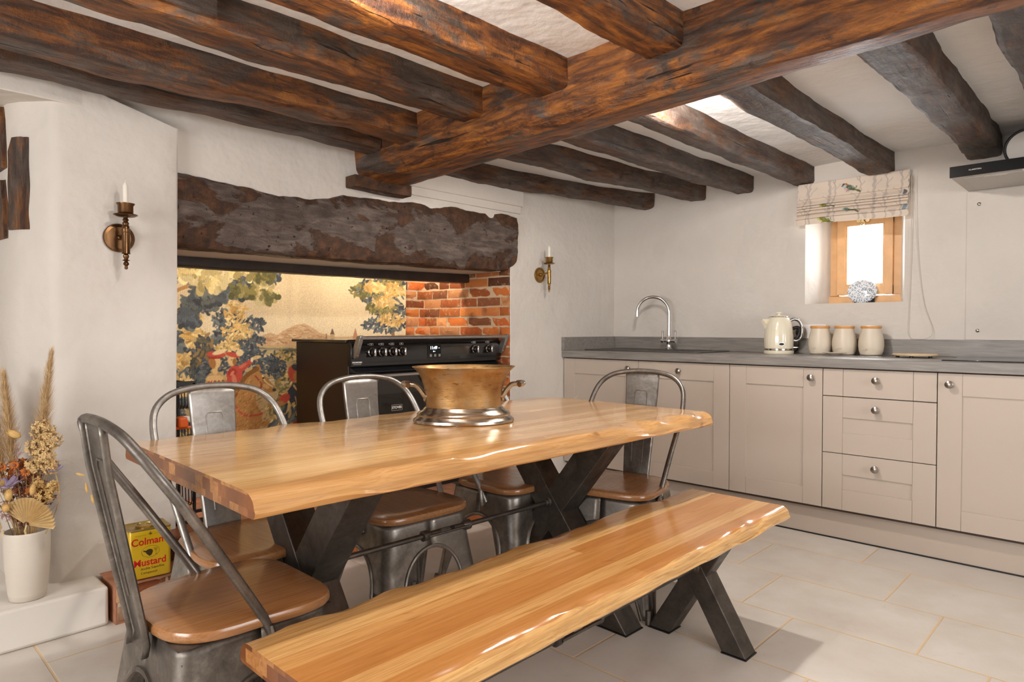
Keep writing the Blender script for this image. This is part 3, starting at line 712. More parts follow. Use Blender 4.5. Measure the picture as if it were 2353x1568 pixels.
MB().lathe([(.100, .010), (.103, .013), (.103, .018), (.100, .021)], (0,0,0), 44, sy=.9).build('board', plain('pale_wood', rgb(206, 180, 146), .45, 0, .1, 20), r)
for a_ in (200, 270, 340): MB().lathe([(.009, 0), (.009, .0105)], (.078*cos(radians(a_)), .07*sin(radians(a_)), 0), 12).build('foot', DARKM, r)
# socket with a black plug
r = empty('wall_socket', (-1.455, 4.1185, 1.055), 0, 'white double wall socket behind the kettle', 'socket')
PLW = plain('white_plastic', rgb(236, 230, 224), .3, 0, .01, 5)
MB().box(-.072, -.010, -.042, .074, 0, .044).build('faceplate', PLW, r, bevel=.003)
MB().box(-.012, -.014, .016, .000, -.009, .032).build('rocker_switch', PLW, r, bevel=.001)
for q_ in ((.030, .008, .034, .016), (.021, -.018, .028, -.013), (.038, -.018, .045, -.013)): MB().box(q_[0], -.0104, q_[1], q_[2], -.0099, q_[3]).build('pin_hole', DARKM, r, smooth=0)
o = MB().sphere((-1.52, 4.083, 1.05), .024, sc=(1, .8, 1.25)).tube(spline([(-1.52, 4.08, 1.03), (-1.522, 4.07, .98), (-1.535, 4.085, .945), (-1.56, 4.085, .9285)], 6), .0035, 8).build('power_plug', DARKM); tag(o, 'black plug and flex in the socket behind the kettle handle', 'plug')

# oval plate on a stand in the window
pm, nt, p = new_mat('blue_white_china'); v = coords(nt)
vo = N(nt, 'ShaderNodeTexVoronoi', Scale=120.0); nt.links.new(v, vo.inputs['Vector']); f = noise_tex(nt, v, 60, 4, .6)
c = mix(nt, ramp(nt, vo.outputs['Distance'], [(.30, rgb(104, 120, 146)), (.44, rgb(226, 231, 236))]), rgb(84, 100, 128), ramp(nt, f, [(.56, (0,0,0,1)), (.62, (.8,.8,.8,1))]))
nt.links.new(c, p.inputs['Base Color']); p.inputs['Roughness'].default_value = .15
r = empty('oval_plate', (-1.262, 4.375, 1.300), 0, 'blue and white patterned oval plate leaning in the window', 'plate')
b = MB(); b.lathe([(.001, .006), (.05, .005), (.058, 0), (.078, -.004), (.084, -.006), (.083, -.003), (.06, .006), (.05, .011), (.001, .012)][::-1], (0,0,0), 48, sx=1.0, sy=.86, axis='-y'); pl_ = b.build('dish', pm, r); pl_.rotation_euler = (radians(-10), 0, 0)
r = empty('plate_stand', (-1.25, 4.372, 1.2225), 0, 'little black stand holding the patterned plate on the window ledge', 'plate stand')
b = MB(); b.box(-.045, -.03, 0, -.037, .045, .008); b.box(.03, -.03, 0, .05, .045, .009); b.box(-.045, .03, 0, .05, .038, .07); b.box(-.045, -.03, .0, -.037, -.024, .014); b.box(.034, -.03, 0, .046, -.024, .016); b.build('frame', DARKM, r, bevel=.001)

# ------------------------------------------------ painting helper for woven and printed cloth (colour per vertex)
class Paint:
    def __init__(s, u0, u1, v0, v1, step, base):
        s.u0, s.v0, s.st = u0, v0, step; s.W = int((u1-u0)/step)+1; s.H = int((v1-v0)/step)+1
        s.U, s.V = np.meshgrid(u0+np.arange(s.W)*step, v0+np.arange(s.H)*step)
        s.a = np.zeros((s.H, s.W, 3)); s.a[:] = base
    def win(s, u, v, r):
        i0 = max(0, int((u-r-s.u0)/s.st)); i1 = min(s.W, int((u+r-s.u0)/s.st)+2); j0 = max(0, int((v-r-s.v0)/s.st)); j1 = min(s.H, int((v+r-s.v0)/s.st)+2)
        return slice(j0, j1), slice(i0, i1)
    def ell(s, u, v, ru, rv, ang, col, al=1):
        w_ = s.win(u, v, max(ru, rv)); U = s.U[w_]-u; V = s.V[w_]-v
        if U.size == 0: return
        c_, n_ = cos(ang), sin(ang); x = (U*c_+V*n_)/ru; y = (-U*n_+V*c_)/rv
        m = np.clip((1.15-(x*x+y*y))*2.5, 0, 1)[..., None]*al; s.a[w_] = s.a[w_]*(1-m)+np.array(col)*m
    def poly(s, pts, col, al=1):
        P = np.array(pts); c = P.mean(0); r = np.abs(P-c).max()+.01; w_ = s.win(c[0], c[1], r); U = s.U[w_]; V = s.V[w_]; ins = np.zeros(U.shape, bool)
        k = len(P)
        for i in range(k):
            (a, b), (c2, d) = P[i], P[(i+1) % k]
            cond = ((b > V) != (d > V)) & (U < (c2-a)*(V-b)/((d-b) if abs(d-b) > 1e-9 else 1e-9)+a); ins ^= cond
        m = ins[..., None]*al; s.a[w_] = s.a[w_]*(1-m)+np.array(col)*m
    def line(s, pts, wd, col, al=1):
        pts = [Vector((a, b, 0)) for a, b in pts]; pts = spline(pts, 8) if len(pts) > 2 else pts
        for p, q in zip(pts, pts[1:]):
            L = (q-p).length; k = max(1, int(L/(wd*.5)))
            for i in range(k): c = p.lerp(q, i/k); s.ell(c.x, c.y, wd, wd, 0, col, al)
    def leaves(s, region, n, sz, cols, seed, ang=None, lob=False):
        rd = random.Random(seed)
        for i in range(n):
            (cu, cv, ru, rv) = rd.choice(region); t = rd.uniform(0, 2*pi); q = math.sqrt(rd.random())
            u = cu+ru*q*cos(t); v = cv+rv*q*sin(t); a = rd.uniform(0, pi) if ang is None else rd.gauss(ang, .5)
            c = rd.choice(cols); k = rd.uniform(.85, 1.15); z_ = sz*rd.uniform(.6, 1.3)
            c = [x*k for x in c]
            if lob:
                for m in range(5): s.ell(u+cos(a)*z_*(m-2)*.5, v+sin(a)*z_*(m-2)*.5, z_*.42*(1-.12*m), z_*(.55-.06*abs(m-1)), a+(.5 if m % 2 else -.5), c)
            else: s.ell(u, v, z_, z_*.38, a, c)
    def put(s, o, idx=None):
        at = o.data.color_attributes.new('paint', 'FLOAT_COLOR', 'POINT')
        c = s.a/255.0; c = np.where(c <= .04045, c/12.92, ((c+.055)/1.055)**2.4); c = np.clip(c, 0, 1).reshape(-1, 3)
        if idx is not None: c = c[idx]
        at.data.foreach_set('color', np.concatenate([c, np.ones((len(c), 1))], 1).astype(np.float32).ravel())
def grid_obj(name, pos, W, H, mat, parent=None):
    me = bpy.data.meshes.new(name); i = np.arange(W-1)[None, :]+np.arange(H-1)[:, None]*W; i = i.ravel()
    f = np.stack([i, i+1, i+W+1, i+W], 1)
    me.from_pydata(pos.reshape(-1, 3).tolist(), [], f.tolist()); me.update(); me.materials.append(mat); me.shade_smooth()
    o = bpy.data.objects.new(name, me); COL.objects.link(o); o.parent = parent
    q = o.modifiers.new('thickness', 'SOLIDIFY'); q.thickness = .003; q.offset = 0
    return o

# ---- tapestry on the fireplace back wall: a made-up woodland hunt
P = Paint(1.04, 2.805, .26, 1.46, .0033, (226, 206, 170))
NAVY = [(86, 92, 98), (102, 108, 108), (72, 76, 82), (116, 120, 116)]; TAN = [(214, 180, 118), (196, 156, 92), (224, 196, 140)]; OLV = [(128, 120, 74), (150, 140, 92), (108, 106, 70)]
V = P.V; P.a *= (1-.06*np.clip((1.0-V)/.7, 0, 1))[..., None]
P.poly([(1.04, .26), (2.81, .26), (2.81, 1.0), (1.9, .99), (1.5, .97), (1.04, 1.0)], (196, 170, 124))
# hills and far country
P.poly([(1.68, .99), (1.737, 1.024), (1.816, 1.049), (1.86, 1.035), (1.897, 1.061), (1.981, 1.096), (2.038, 1.103), (2.10, 1.075), (2.141, 1.047), (2.25, 1.02), (2.8, 1.03), (2.8, .98), (1.68, .97)], (204, 168, 128))
rd = random.Random(5)
for i in range(160):
    u = rd.uniform(1.72, 2.2); v = rd.uniform(.985, 1.09); 
    if v < 1.02+.08*math.exp(-((u-2.0)/.09)**2): P.ell(u, v, .022, .0035, rd.uniform(-.5, .3), rd.choice([(178, 134, 98), (222, 194, 154), (190, 150, 112)]), .8)
P.poly([(2.215, 1.035), (2.233, 1.078), (2.252, 1.035)], (110, 90, 78)); P.poly([(2.217, 1.01), (2.217, 1.037), (2.25, 1.037), (2.25, 1.01)], (190, 160, 116)); P.poly([(2.18, 1.01), (2.187, 1.05), (2.195, 1.01)], (150, 110, 84)); P.poly([(2.39, 1.01), (2.41, 1.08), (2.43, 1.01)], (186, 132, 100))
for i in range(70):
    v = rd.uniform(.70, .98); P.ell(rd.uniform(1.68, 2.75), v, rd.uniform(.05, .12), .006, rd.uniform(-.12, .12), rd.choice([(226, 206, 164), (160, 146, 112), (206, 178, 128), (112, 116, 112)]), .8)
P.leaves([(1.95, .92, .12, .03), (2.2, .90, .3, .04)], 260, .014, TAN+OLV+NAVY[:2], 31)
# right hand tree
P.line([(2.71, .95), (2.69, 1.1), (2.70, 1.25)], .014, (150, 116, 74))
for reg, cl, k in (([(2.60, 1.32, .19, .09), (2.67, 1.20, .15, .07), (2.64, 1.10, .18, .05), (2.70, 1.40, .12, .05)], NAVY, 520), ([(2.50, 1.32, .13, .045), (2.68, 1.36, .10, .05), (2.60, 1.21, .12, .04)], OLV, 240), ([(2.70, 1.33, .09, .05), (2.63, 1.25, .10, .03), (2.68, 1.13, .10, .04), (2.55, 1.35, .07, .03)], TAN, 300)): P.leaves(reg, k, .022, cl, 3)
# middle tree
P.line([(1.655, .86), (1.65, .98), (1.63, 1.1)], .008, (170, 130, 86)); P.line([(1.65, .96), (1.70, 1.04)], .005, (170, 130, 86))
P.leaves([(1.56, 1.11, .07, .07), (1.68, 1.09, .11, .05), (1.64, 1.0, .15, .04), (1.55, 1.02, .07, .05)], 420, .018, NAVY, 4)
P.leaves([(1.62, 1.17, .06, .07), (1.63, 1.06, .09, .05), (1.58, .97, .06, .03)], 300, .016, TAN, 6)
# left foliage column
P.leaves([(1.30, 1.09, .08, .07), (1.33, .99, .1, .07), (1.28, .84, .12, .08), (1.36, .74, .1, .1), (1.25, .6, .15, .16)], 620, .026, NAVY, 7)
P.leaves([(1.36, 1.12, .07, .06), (1.39, 1.02, .06, .05), (1.31, .90, .1, .04), (1.30, .77, .11, .06), (1.2, .5, .2, .16)], 460, .022, TAN, 8)
P.leaves([(1.45, .95, .05, .09), (1.42, .86, .05, .08)], 220, .02, [(96, 92, 78), (150, 122, 82), (78, 82, 84)], 9)
# overhanging oak boughs at the top left
P.line([(1.24, 1.24), (1.36, 1.30), (1.48, 1.31), (1.60, 1.30), (1.70, 1.28), (1.80, 1.27)], .010, (190, 146, 98))
P.leaves([(1.31, 1.37, .10, .06), (1.40, 1.20, .07, .06), (1.47, 1.25, .09, .05), (1.62, 1.30, .10, .035), (1.71, 1.32, .08, .03), (1.36, 1.13, .05, .04), (1.80, 1.38, .05, .02)], 190, .034, NAVY, 10, lob=True)
P.leaves([(1.44, 1.38, .13, .05), (1.50, 1.33, .09, .03), (1.74, 1.40, .10, .02), (1.78, 1.28, .06, .03)], 120, .036, [(210, 192, 140), (190, 172, 116), (226, 210, 162)], 11, lob=True)
P.leaves([(1.66, 1.29, .06, .03), (1.77, 1.38, .08, .03), (1.80, 1.26, .04, .02)], 44, .030, OLV, 12, lob=True)
# dark bushes behind the riders
P.leaves([(1.70, .92, .06, .06), (1.78, .87, .07, .07), (1.86, .84, .05, .06), (1.58, .86, .09, .1), (1.44, .8, .06, .08)], 520, .016, NAVY[:3]+[(70, 78, 84)], 13)
P.leaves([(1.95, .74, .1, .08), (1.9, .60, .1, .08)], 160, .02, OLV+TAN, 14)
SK = (226, 188, 132); RED = (196, 82, 66); RD2 = (164, 60, 52)
# woman in a plumed hat
P.poly([(1.43, .70), (1.455, .81), (1.485, .835), (1.52, .835), (1.56, .80), (1.58, .68), (1.55, .45), (1.42, .45)], (196, 160, 104)); P.ell(1.50, .795, .05, .02, 0, (224, 186, 130)); P.ell(1.502, .843, .015, .028, 0, SK)
P.ell(1.508, .887, .028, .037, 0, SK); P.ell(1.487, .885, .02, .035, .2, (170, 118, 66)); P.ell(1.51, .930, .055, .019, -.1, RED); P.ell(1.53, .943, .045, .013, .25, (232, 206, 158)); P.ell(1.50, .912, .04, .008, 0, RD2)
for i in range(26): P.ell(1.47+.012*(i % 9)+rd.uniform(-.006, .006), .78-.03*(i//9), .008, .004, rd.uniform(0, 3), rd.choice([(120, 90, 56), RED, (230, 200, 146)]))
# rider pointing ahead
P.poly([(1.565, .82), (1.60, .865), (1.64, .86), (1.70, .895), (1.715, .875), (1.66, .825), (1.655, .76), (1.66, .70), (1.58, .72)], RED); P.ell(1.60, .825, .028, .024, .4, RD2); P.ell(1.60, .82, .018, .008, .9, (224, 132, 104)); P.ell(1.612, .78, .014, .04, .2, (216, 128, 98)); P.ell(1.66, .86, .025, .01, .5, (214, 112, 90))
P.ell(1.735, .905, .03, .011, .25, SK); P.ell(1.712, .893, .008, .014, 0, (236, 220, 186)); P.ell(1.600, .892, .026, .032, 0, SK); P.ell(1.615, .885, .012, .02, 0, (160, 112, 66)); P.ell(1.605, .925, .045, .014, -.25, RED); P.ell(1.645, .935, .022, .02, .4, (232, 206, 158)); P.ell(1.598, .897, .004, .003, 0, (70, 46, 30))
P.line([(1.46, .70), (1.44, .6), (1.46, .45)], .012, RED); P.ell(1.60, .71, .06, .03, -.3, RD2)
# horse: body, neck, head, legs
HB = (182, 132, 76); HD = (134, 90, 46); HL = (214, 168, 108)
P.poly([(1.44, .38), (1.47, .58), (1.55, .66), (1.60, .64), (1.64, .72), (1.68, .79), (1.745, .83), (1.79, .79), (1.845, .725), (1.84, .70), (1.80, .695), (1.765, .73), (1.73, .72), (1.735, .64), (1.77, .57), (1.75, .48), (1.69, .44), (1.66, .40)], HB)
P.line([(1.74, .825), (1.745, .86), (1.757, .83)], .007, HB); P.line([(1.74, .84), (1.68, .80), (1.64, .74), (1.60, .68)], .013, HD); P.line([(1.73, .80), (1.765, .745), (1.75, .715)], .004, RD2); P.line([(1.77, .80), (1.79, .76), (1.83, .73)], .004, (230, 206, 160)); P.ell(1.775, .785, .006, .005, 0, (50, 32, 20)); P.ell(1.838, .712, .012, .01, 0, (70, 70, 74)); P.ell(1.79, .735, .022, .012, -.5, HL)
P.line([(1.60, .66), (1.66, .58), (1.73, .57), (1.77, .58)], .006, RED); P.line([(1.56, .64), (1.57, .5), (1.6, .42)], .010, (222, 190, 140)); P.line([(1.54, .62), (1.54, .5), (1.56, .42)], .007, RED)
P.line([(1.74, .52), (1.83, .51), (1.87, .47), (1.85, .44)], .017, HB); P.ell(1.85, .43, .02, .012, 0, HD); P.line([(1.70, .46), (1.78, .41), (1.79, .35)], .017, HB)
for i in range(420):
    u = rd.uniform(1.48, 1.80); v = rd.uniform(.42, .78)
    if v < .42+(.36 if 1.6 < u < 1.76 else .2): P.ell(u, v, .010, .003, rd.uniform(.4, 1.2), rd.choice([HB, HD, HL]), .55)
# page on foot with a feathered cap
P.ell(1.955, .80, .03, .05, .2, RED); P.ell(1.975, .838, .03, .018, -.4, (60, 66, 78)); P.ell(1.98, .785, .024, .03, 0, (178, 128, 74)); P.poly([(1.92, .70), (1.96, .745), (2.01, .74), (2.06, .70), (2.05, .50), (1.96, .50)], (62, 66, 78)); P.ell(1.90, .655, .04, .028, .5, RED); P.ell(1.86, .625, .04, .018, .2, HB); P.line([(1.96, .73), (1.99, .70), (2.02, .73)], .006, (210, 178, 120)); P.line([(1.97, .66), (1.99, .58)], .004, (190, 160, 110)); P.poly([(1.94, .52), (1.94, .44), (2.05, .44), (2.05, .52)], RD2)
P.leaves([(1.93, .56, .05, .06), (1.88, .52, .07, .05), (1.75, .36, .3, .06)], 220, .022, NAVY+TAN, 17, ang=1.2)
P.leaves([(1.3, .36, .24, .08), (1.9, .36, .4, .08)], 400, .02, TAN+OLV+NAVY[:1], 18)
rs = np.random.RandomState(3); P.a *= (1+rs.uniform(-.07, .07, P.V.shape))[..., None]; P.a *= (1+.035*np.sin(P.U*2*pi/.0099))[..., None]
xx = -3.728+.010*np.sin(P.U*7.3)+.006*np.sin(P.U*17+P.V*2)+.006*np.exp(-((P.U-1.96)/.03)**2)
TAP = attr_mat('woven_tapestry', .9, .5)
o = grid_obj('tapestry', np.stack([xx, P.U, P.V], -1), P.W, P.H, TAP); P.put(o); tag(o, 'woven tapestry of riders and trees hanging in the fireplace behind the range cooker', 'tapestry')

# ---- roman blind
rows = [(1.936, 0, 0), (1.90, -.004, .036), (1.865, -.010, .071), (1.842, -.016, .094), (1.838, -.002, .110), (1.822, -.012, .126), (1.804, -.026, .145), (1.801, -.008, .165), (1.794, -.024, .172), (1.788, -.028, .178), (1.785, -.010, .196), (1.779, -.028, .204), (1.773, -.031, .209), (1.770, -.012, .225), (1.762, -.028, .235), (1.752, -.034, .245), (1.749, -.014, .262), (1.738, -.030, .274), (1.724, -.038, .288), (1.721, -.022, .302), (1.705, -.026, .318), (1.687, -.028, .336)]
rr = []
for (a, b_) in zip(rows, rows[1:]):
    n = 8 if abs(a[0]-b_[0]) > .01 else 3
    for i in range(n): rr.append([lerp(a[q], b_[q], i/n) for q in range(3)])
rr.append(list(rows[-1])); W = 260; H = len(rr)
bx0, bx1 = -1.535, -.945
U = np.linspace(bx0, bx1, W)[None, :].repeat(H, 0); Z = np.array([q[0] for q in rr])[:, None].repeat(W, 1); Yo = np.array([q[1] for q in rr])[:, None].repeat(W, 1); SS = np.array([q[2] for q in rr])
Z = Z+.004*np.sin((U-bx0)*9)*((1.936-Z)/.25)
pos = np.stack([U+.003*np.sin(Z*160), 4.082+Yo+.002*np.sin(U*40+Z*60), Z], -1)
Q = Paint(bx0, bx1, -.34, .01, .0021, (216, 200, 184)); BR = (186, 172, 162)
for u, lean in ((-1.49, .05), (-1.46, -.03), (-1.355, .01), (-1.33, .03), (-1.20, .05), (-1.115, -.01), (-1.06, .03), (-.985, .02)):
    wd = .008 if u in (-1.355, -1.115) else .0042
    Q.line([(u, .01), (u+lean*.3, -.08), (u-lean*.2, -.17), (u+lean*.2, -.26), (u+lean*.1, -.34)], wd, BR, .7)
    for k in range(5): v = -.06*k-.02; Q.line([(u, v), (u+.02*(1 if k % 2 else -1), v+.03), (u+.035*(1 if k % 2 else -1), v+.05)], .0025, BR, .6)
def bird(u, v, k, body, wing, head=True, s_=1):
    Q.ell(u, v, .030*k, .015*k, -.45*s_, body); Q.ell(u+.012*k, v-.003*k, .032*k, .012*k, -.55, wing); Q.ell(u+.045*k, v-.022*k, .024*k, .0055*k, -.55, (96, 98, 60))
    if head: Q.ell(u-.026*k, v+.016*k, .012*k, .011*k, 0, (44, 40, 40)); Q.ell(u-.018*k, v+.018*k, .010*k, .010*k, 0, (170, 104, 50)); Q.ell(u-.024*k, v+.011*k, .010*k, .008*k, 0, (176, 196, 196)); Q.line([(u-.036*k, v+.014*k), (u-.044*k, v+.012*k)], .0018, (50, 44, 44)); Q.ell(u-.010*k, v-.010*k, .012*k, .010*k, 0, (214, 172, 168))
    Q.line([(u-.005*k, v-.014*k), (u-.012*k, v-.026*k)], .0014, (120, 80, 60)); Q.line([(u+.003*k, v-.014*k), (u-.002*k, v-.026*k)], .0014, (120, 80, 60))
    rb = random.Random(2)
    for i in range(40): Q.ell(u+rb.uniform(-.006, .045)*k, v+rb.uniform(-.022, .006)*k, .004*k, .0014*k, -.6, rb.choice([(60, 62, 48), (132, 140, 96), (176, 190, 160)]), .8)
bird(-1.25, -.058, 1.0, (150, 170, 172), (88, 100, 82)); bird(-1.38, -.178, .9, (176, 170, 88), (120, 116, 50), False); bird(-1.25, -.252, .9, (150, 178, 168), (100, 116, 100), False); bird(-1.385, -.315, 1.1, (186, 182, 110), (120, 118, 50), False)
Q.ell(-.965, -.135, .010, .018, .2, (98, 104, 112)); Q.ell(-.962, -.28, .012, .018, 0, (128, 146, 160))
for u in (-1.16, -1.02):
    Q.poly([(u-.02, -.285), (u+.02, -.285), (u+.005, -.33), (u-.005, -.33)], BR, .7); Q.ell(u+.1, -.14, .014, .022, 0, BR, .6)
ii = np.clip(((U-Q.u0)/Q.st).astype(int), 0, Q.W-1); jj = np.clip(((-SS-Q.v0)/Q.st).astype(int), 0, Q.H-1)[:, None].repeat(W, 1)
r = empty('roman_blind', (0, 0, 0), 0, 'raised fabric blind printed with birds and branches over the small window', 'blind')
o = grid_obj('fabric', pos, W, H, attr_mat('printed_linen', .85, .25), r); Q.put(o, (jj*Q.W+ii).ravel())
MB().box(bx0+.004, 4.088, 1.905, bx1-.004, 4.119, 1.936).build('headrail', WHITE, r, bevel=.002)
CORD = plain('pale_cord', rgb(196, 184, 168), .6, 0, .1, 400)
b = MB(); b.tube(spline([(-.936, 4.085, 1.90), (-.940, 4.10, 1.535), (-.947, 4.104, 1.205), (-.952, 4.098, 1.06), (-.935, 4.095, 1.023), (-.895, 4.094, 1.016), (-.855, 4.095, 1.024), (-.834, 4.098, 1.065), (-.881, 4.104, 1.23), (-.912, 4.10, 1.532), (-.925, 4.085, 1.90)], 10), .0013, 6)
b.build('chain_loop', CORD, r)
MB().tube([(-.943, 4.075, 1.92), (-.945, 4.08, 1.70)], .0016, 6).build('lift_cord', CORD, r)

#@@PART3
# ------------------------------------------------ dining table, bench
def live_top(parent, name, L, Wd, z0, z1, mats, seed, slope=.022, wav=.012, ends=True):
    """slab along local Y with waney, rounded long edges and flat sawn ends"""
    b = MB(); secs = []; n = int(L/.012)
    def edge(y, sd):
        a = noise.noise(Vector((y*3.1, seed, sd)))*wav+noise.noise(Vector((y*7.5, seed+3, sd)))*wav*.55
        cut = min(.05, slope*(1.1+2.3*noise.noise(Vector((y*3.4, seed+9, sd)))+1.5*noise.noise(Vector((y*8.5, seed+5, sd)))))
        return a, max(.006, cut)
    h = z1-z0
    for k in range(n+1):
        y = lerp(-L/2, L/2, k/n); aR, cR = edge(y, 1); aL, cL = edge(y, -1); dR = h*min(.95, max(.2, .6+.6*noise.noise(Vector((y*4.5, seed, 21))))); dL = h*min(.92, .55+.3*noise.noise(Vector((y*4, seed, 22))))
        XR = Wd/2+aR; XL = -Wd/2+aL
        def side(X, c, d, sg):
            q = []
            for i in range(9):
                t = i/8*pi/2; q.append((X+sg*(-c*1.9+c*1.9*sin(t)), z1-d+d*cos(t)))
            q += [(X+sg*.004*(c/slope), z1-d-(h-d)*.4), (X+sg*.003, z0+.006), (X-sg*.002, z0+.001), (X-sg*.008, z0)]
            return q
        r_ = side(XR, cR, dR, 1); l_ = side(XL, cL, dL, -1)
        mid = [(lerp(XL+cL*1.9, XR-cR*1.9, q/8), z1) for q in range(1, 8)]
        sec = mid+r_+l_[::-1]
        secs.append([(x, y, z) for x, z in sec])
    b.loft(secs, cap_mi=1); return b.build(name, mats, parent, smooth=35)
def x_frame(parent, y0, d, zt, zc, sb, wd, name='crossed_leg'):
    """two flat sided steel bars crossing at height zc; sb: half spread of the feet"""
    st = sb*(zt-zc)/zc
    for sg, dy in ((1, 0), (-1, .0012)):
        b = MB(); poly = [(sg*sb-wd/2, .004), (sg*sb+wd/2, .004), (-sg*st+wd/2, zt), (-sg*st-wd/2, zt)]
        b.ext(poly, y0+dy, y0+d-dy, 'xz'); q = b.build(name, METALD, parent, bevel=.003)
        MB().box(sg*sb-wd/2-.002, y0-.002, 0, sg*sb+wd/2+.002, y0+d+.002, .004).build('foot_pad', DARKM, q, smooth=0)
def tie(parent, ya, yb, z, ym):
    r_ = .0085; g = .085
    for (a, c) in ((ya, ym-g+.035), (ym+g-.035, yb)):
        MB().tube([(0, a, z), (0, c, z)], r_, 14).build('tie_rod', METALD, parent)
    for yy, s_ in ((ya, 1), (yb, -1)): MB().lathe([(.021, 0), (.021, .004), (.014, .007), (.013, .016), (.009, .018)], (0, yy, z), 20, axis='y' if s_ > 0 else '-y').build('rosette', METALD, parent)
    b = MB()
    for s_ in (-1, 1):
        b.tube([(.0155*s_, ym-g, z), (.0155*s_, ym+g, z)], .0048, 8)
        yy = ym+s_*g; b.lathe([(.0125, -.016), (.017, -.014), (.017, .006), (.012, .016)] if s_ < 0 else [(.012, -.016), (.017, -.006), (.017, .014), (.0125, .016)], (0, yy, z), 16, axis='y')
        b.tube([(0, ym+s_*g, z), (0, ym+s_*.028, z)], .0105, 12)
    b.build('turnbuckle', METALD, parent)
r = empty('dining_table', (-1.672, 1.490, 0), radians(-1.4), 'long oak dining table with a wavy live edge on crossed steel legs', 'table')
live_top(r, 'tabletop', 1.80, .868, .698, .750, [TABLE, ENDG], 3, .021, .007)
x_frame(r, -.600, .10, .699, .375, .30, .128); x_frame(r, .438, .10, .699, .375, .30, .128)
tie(r, -.500, .438, .405, -.065)
r = empty('dining_bench', (-1.105, 1.455, 0), radians(0), 'long live-edge oak bench in front of the dining table', 'bench')
live_top(r, 'seat', 1.765, .405, .405, .450, [BENCH, ENDG], 8, .016, .009)
x_frame(r, -.668, .078, .404, .236, .14, .083); x_frame(r, .59, .078, .404, .236, .14, .083)
tie(r, -.590, .59, .262, -.05)

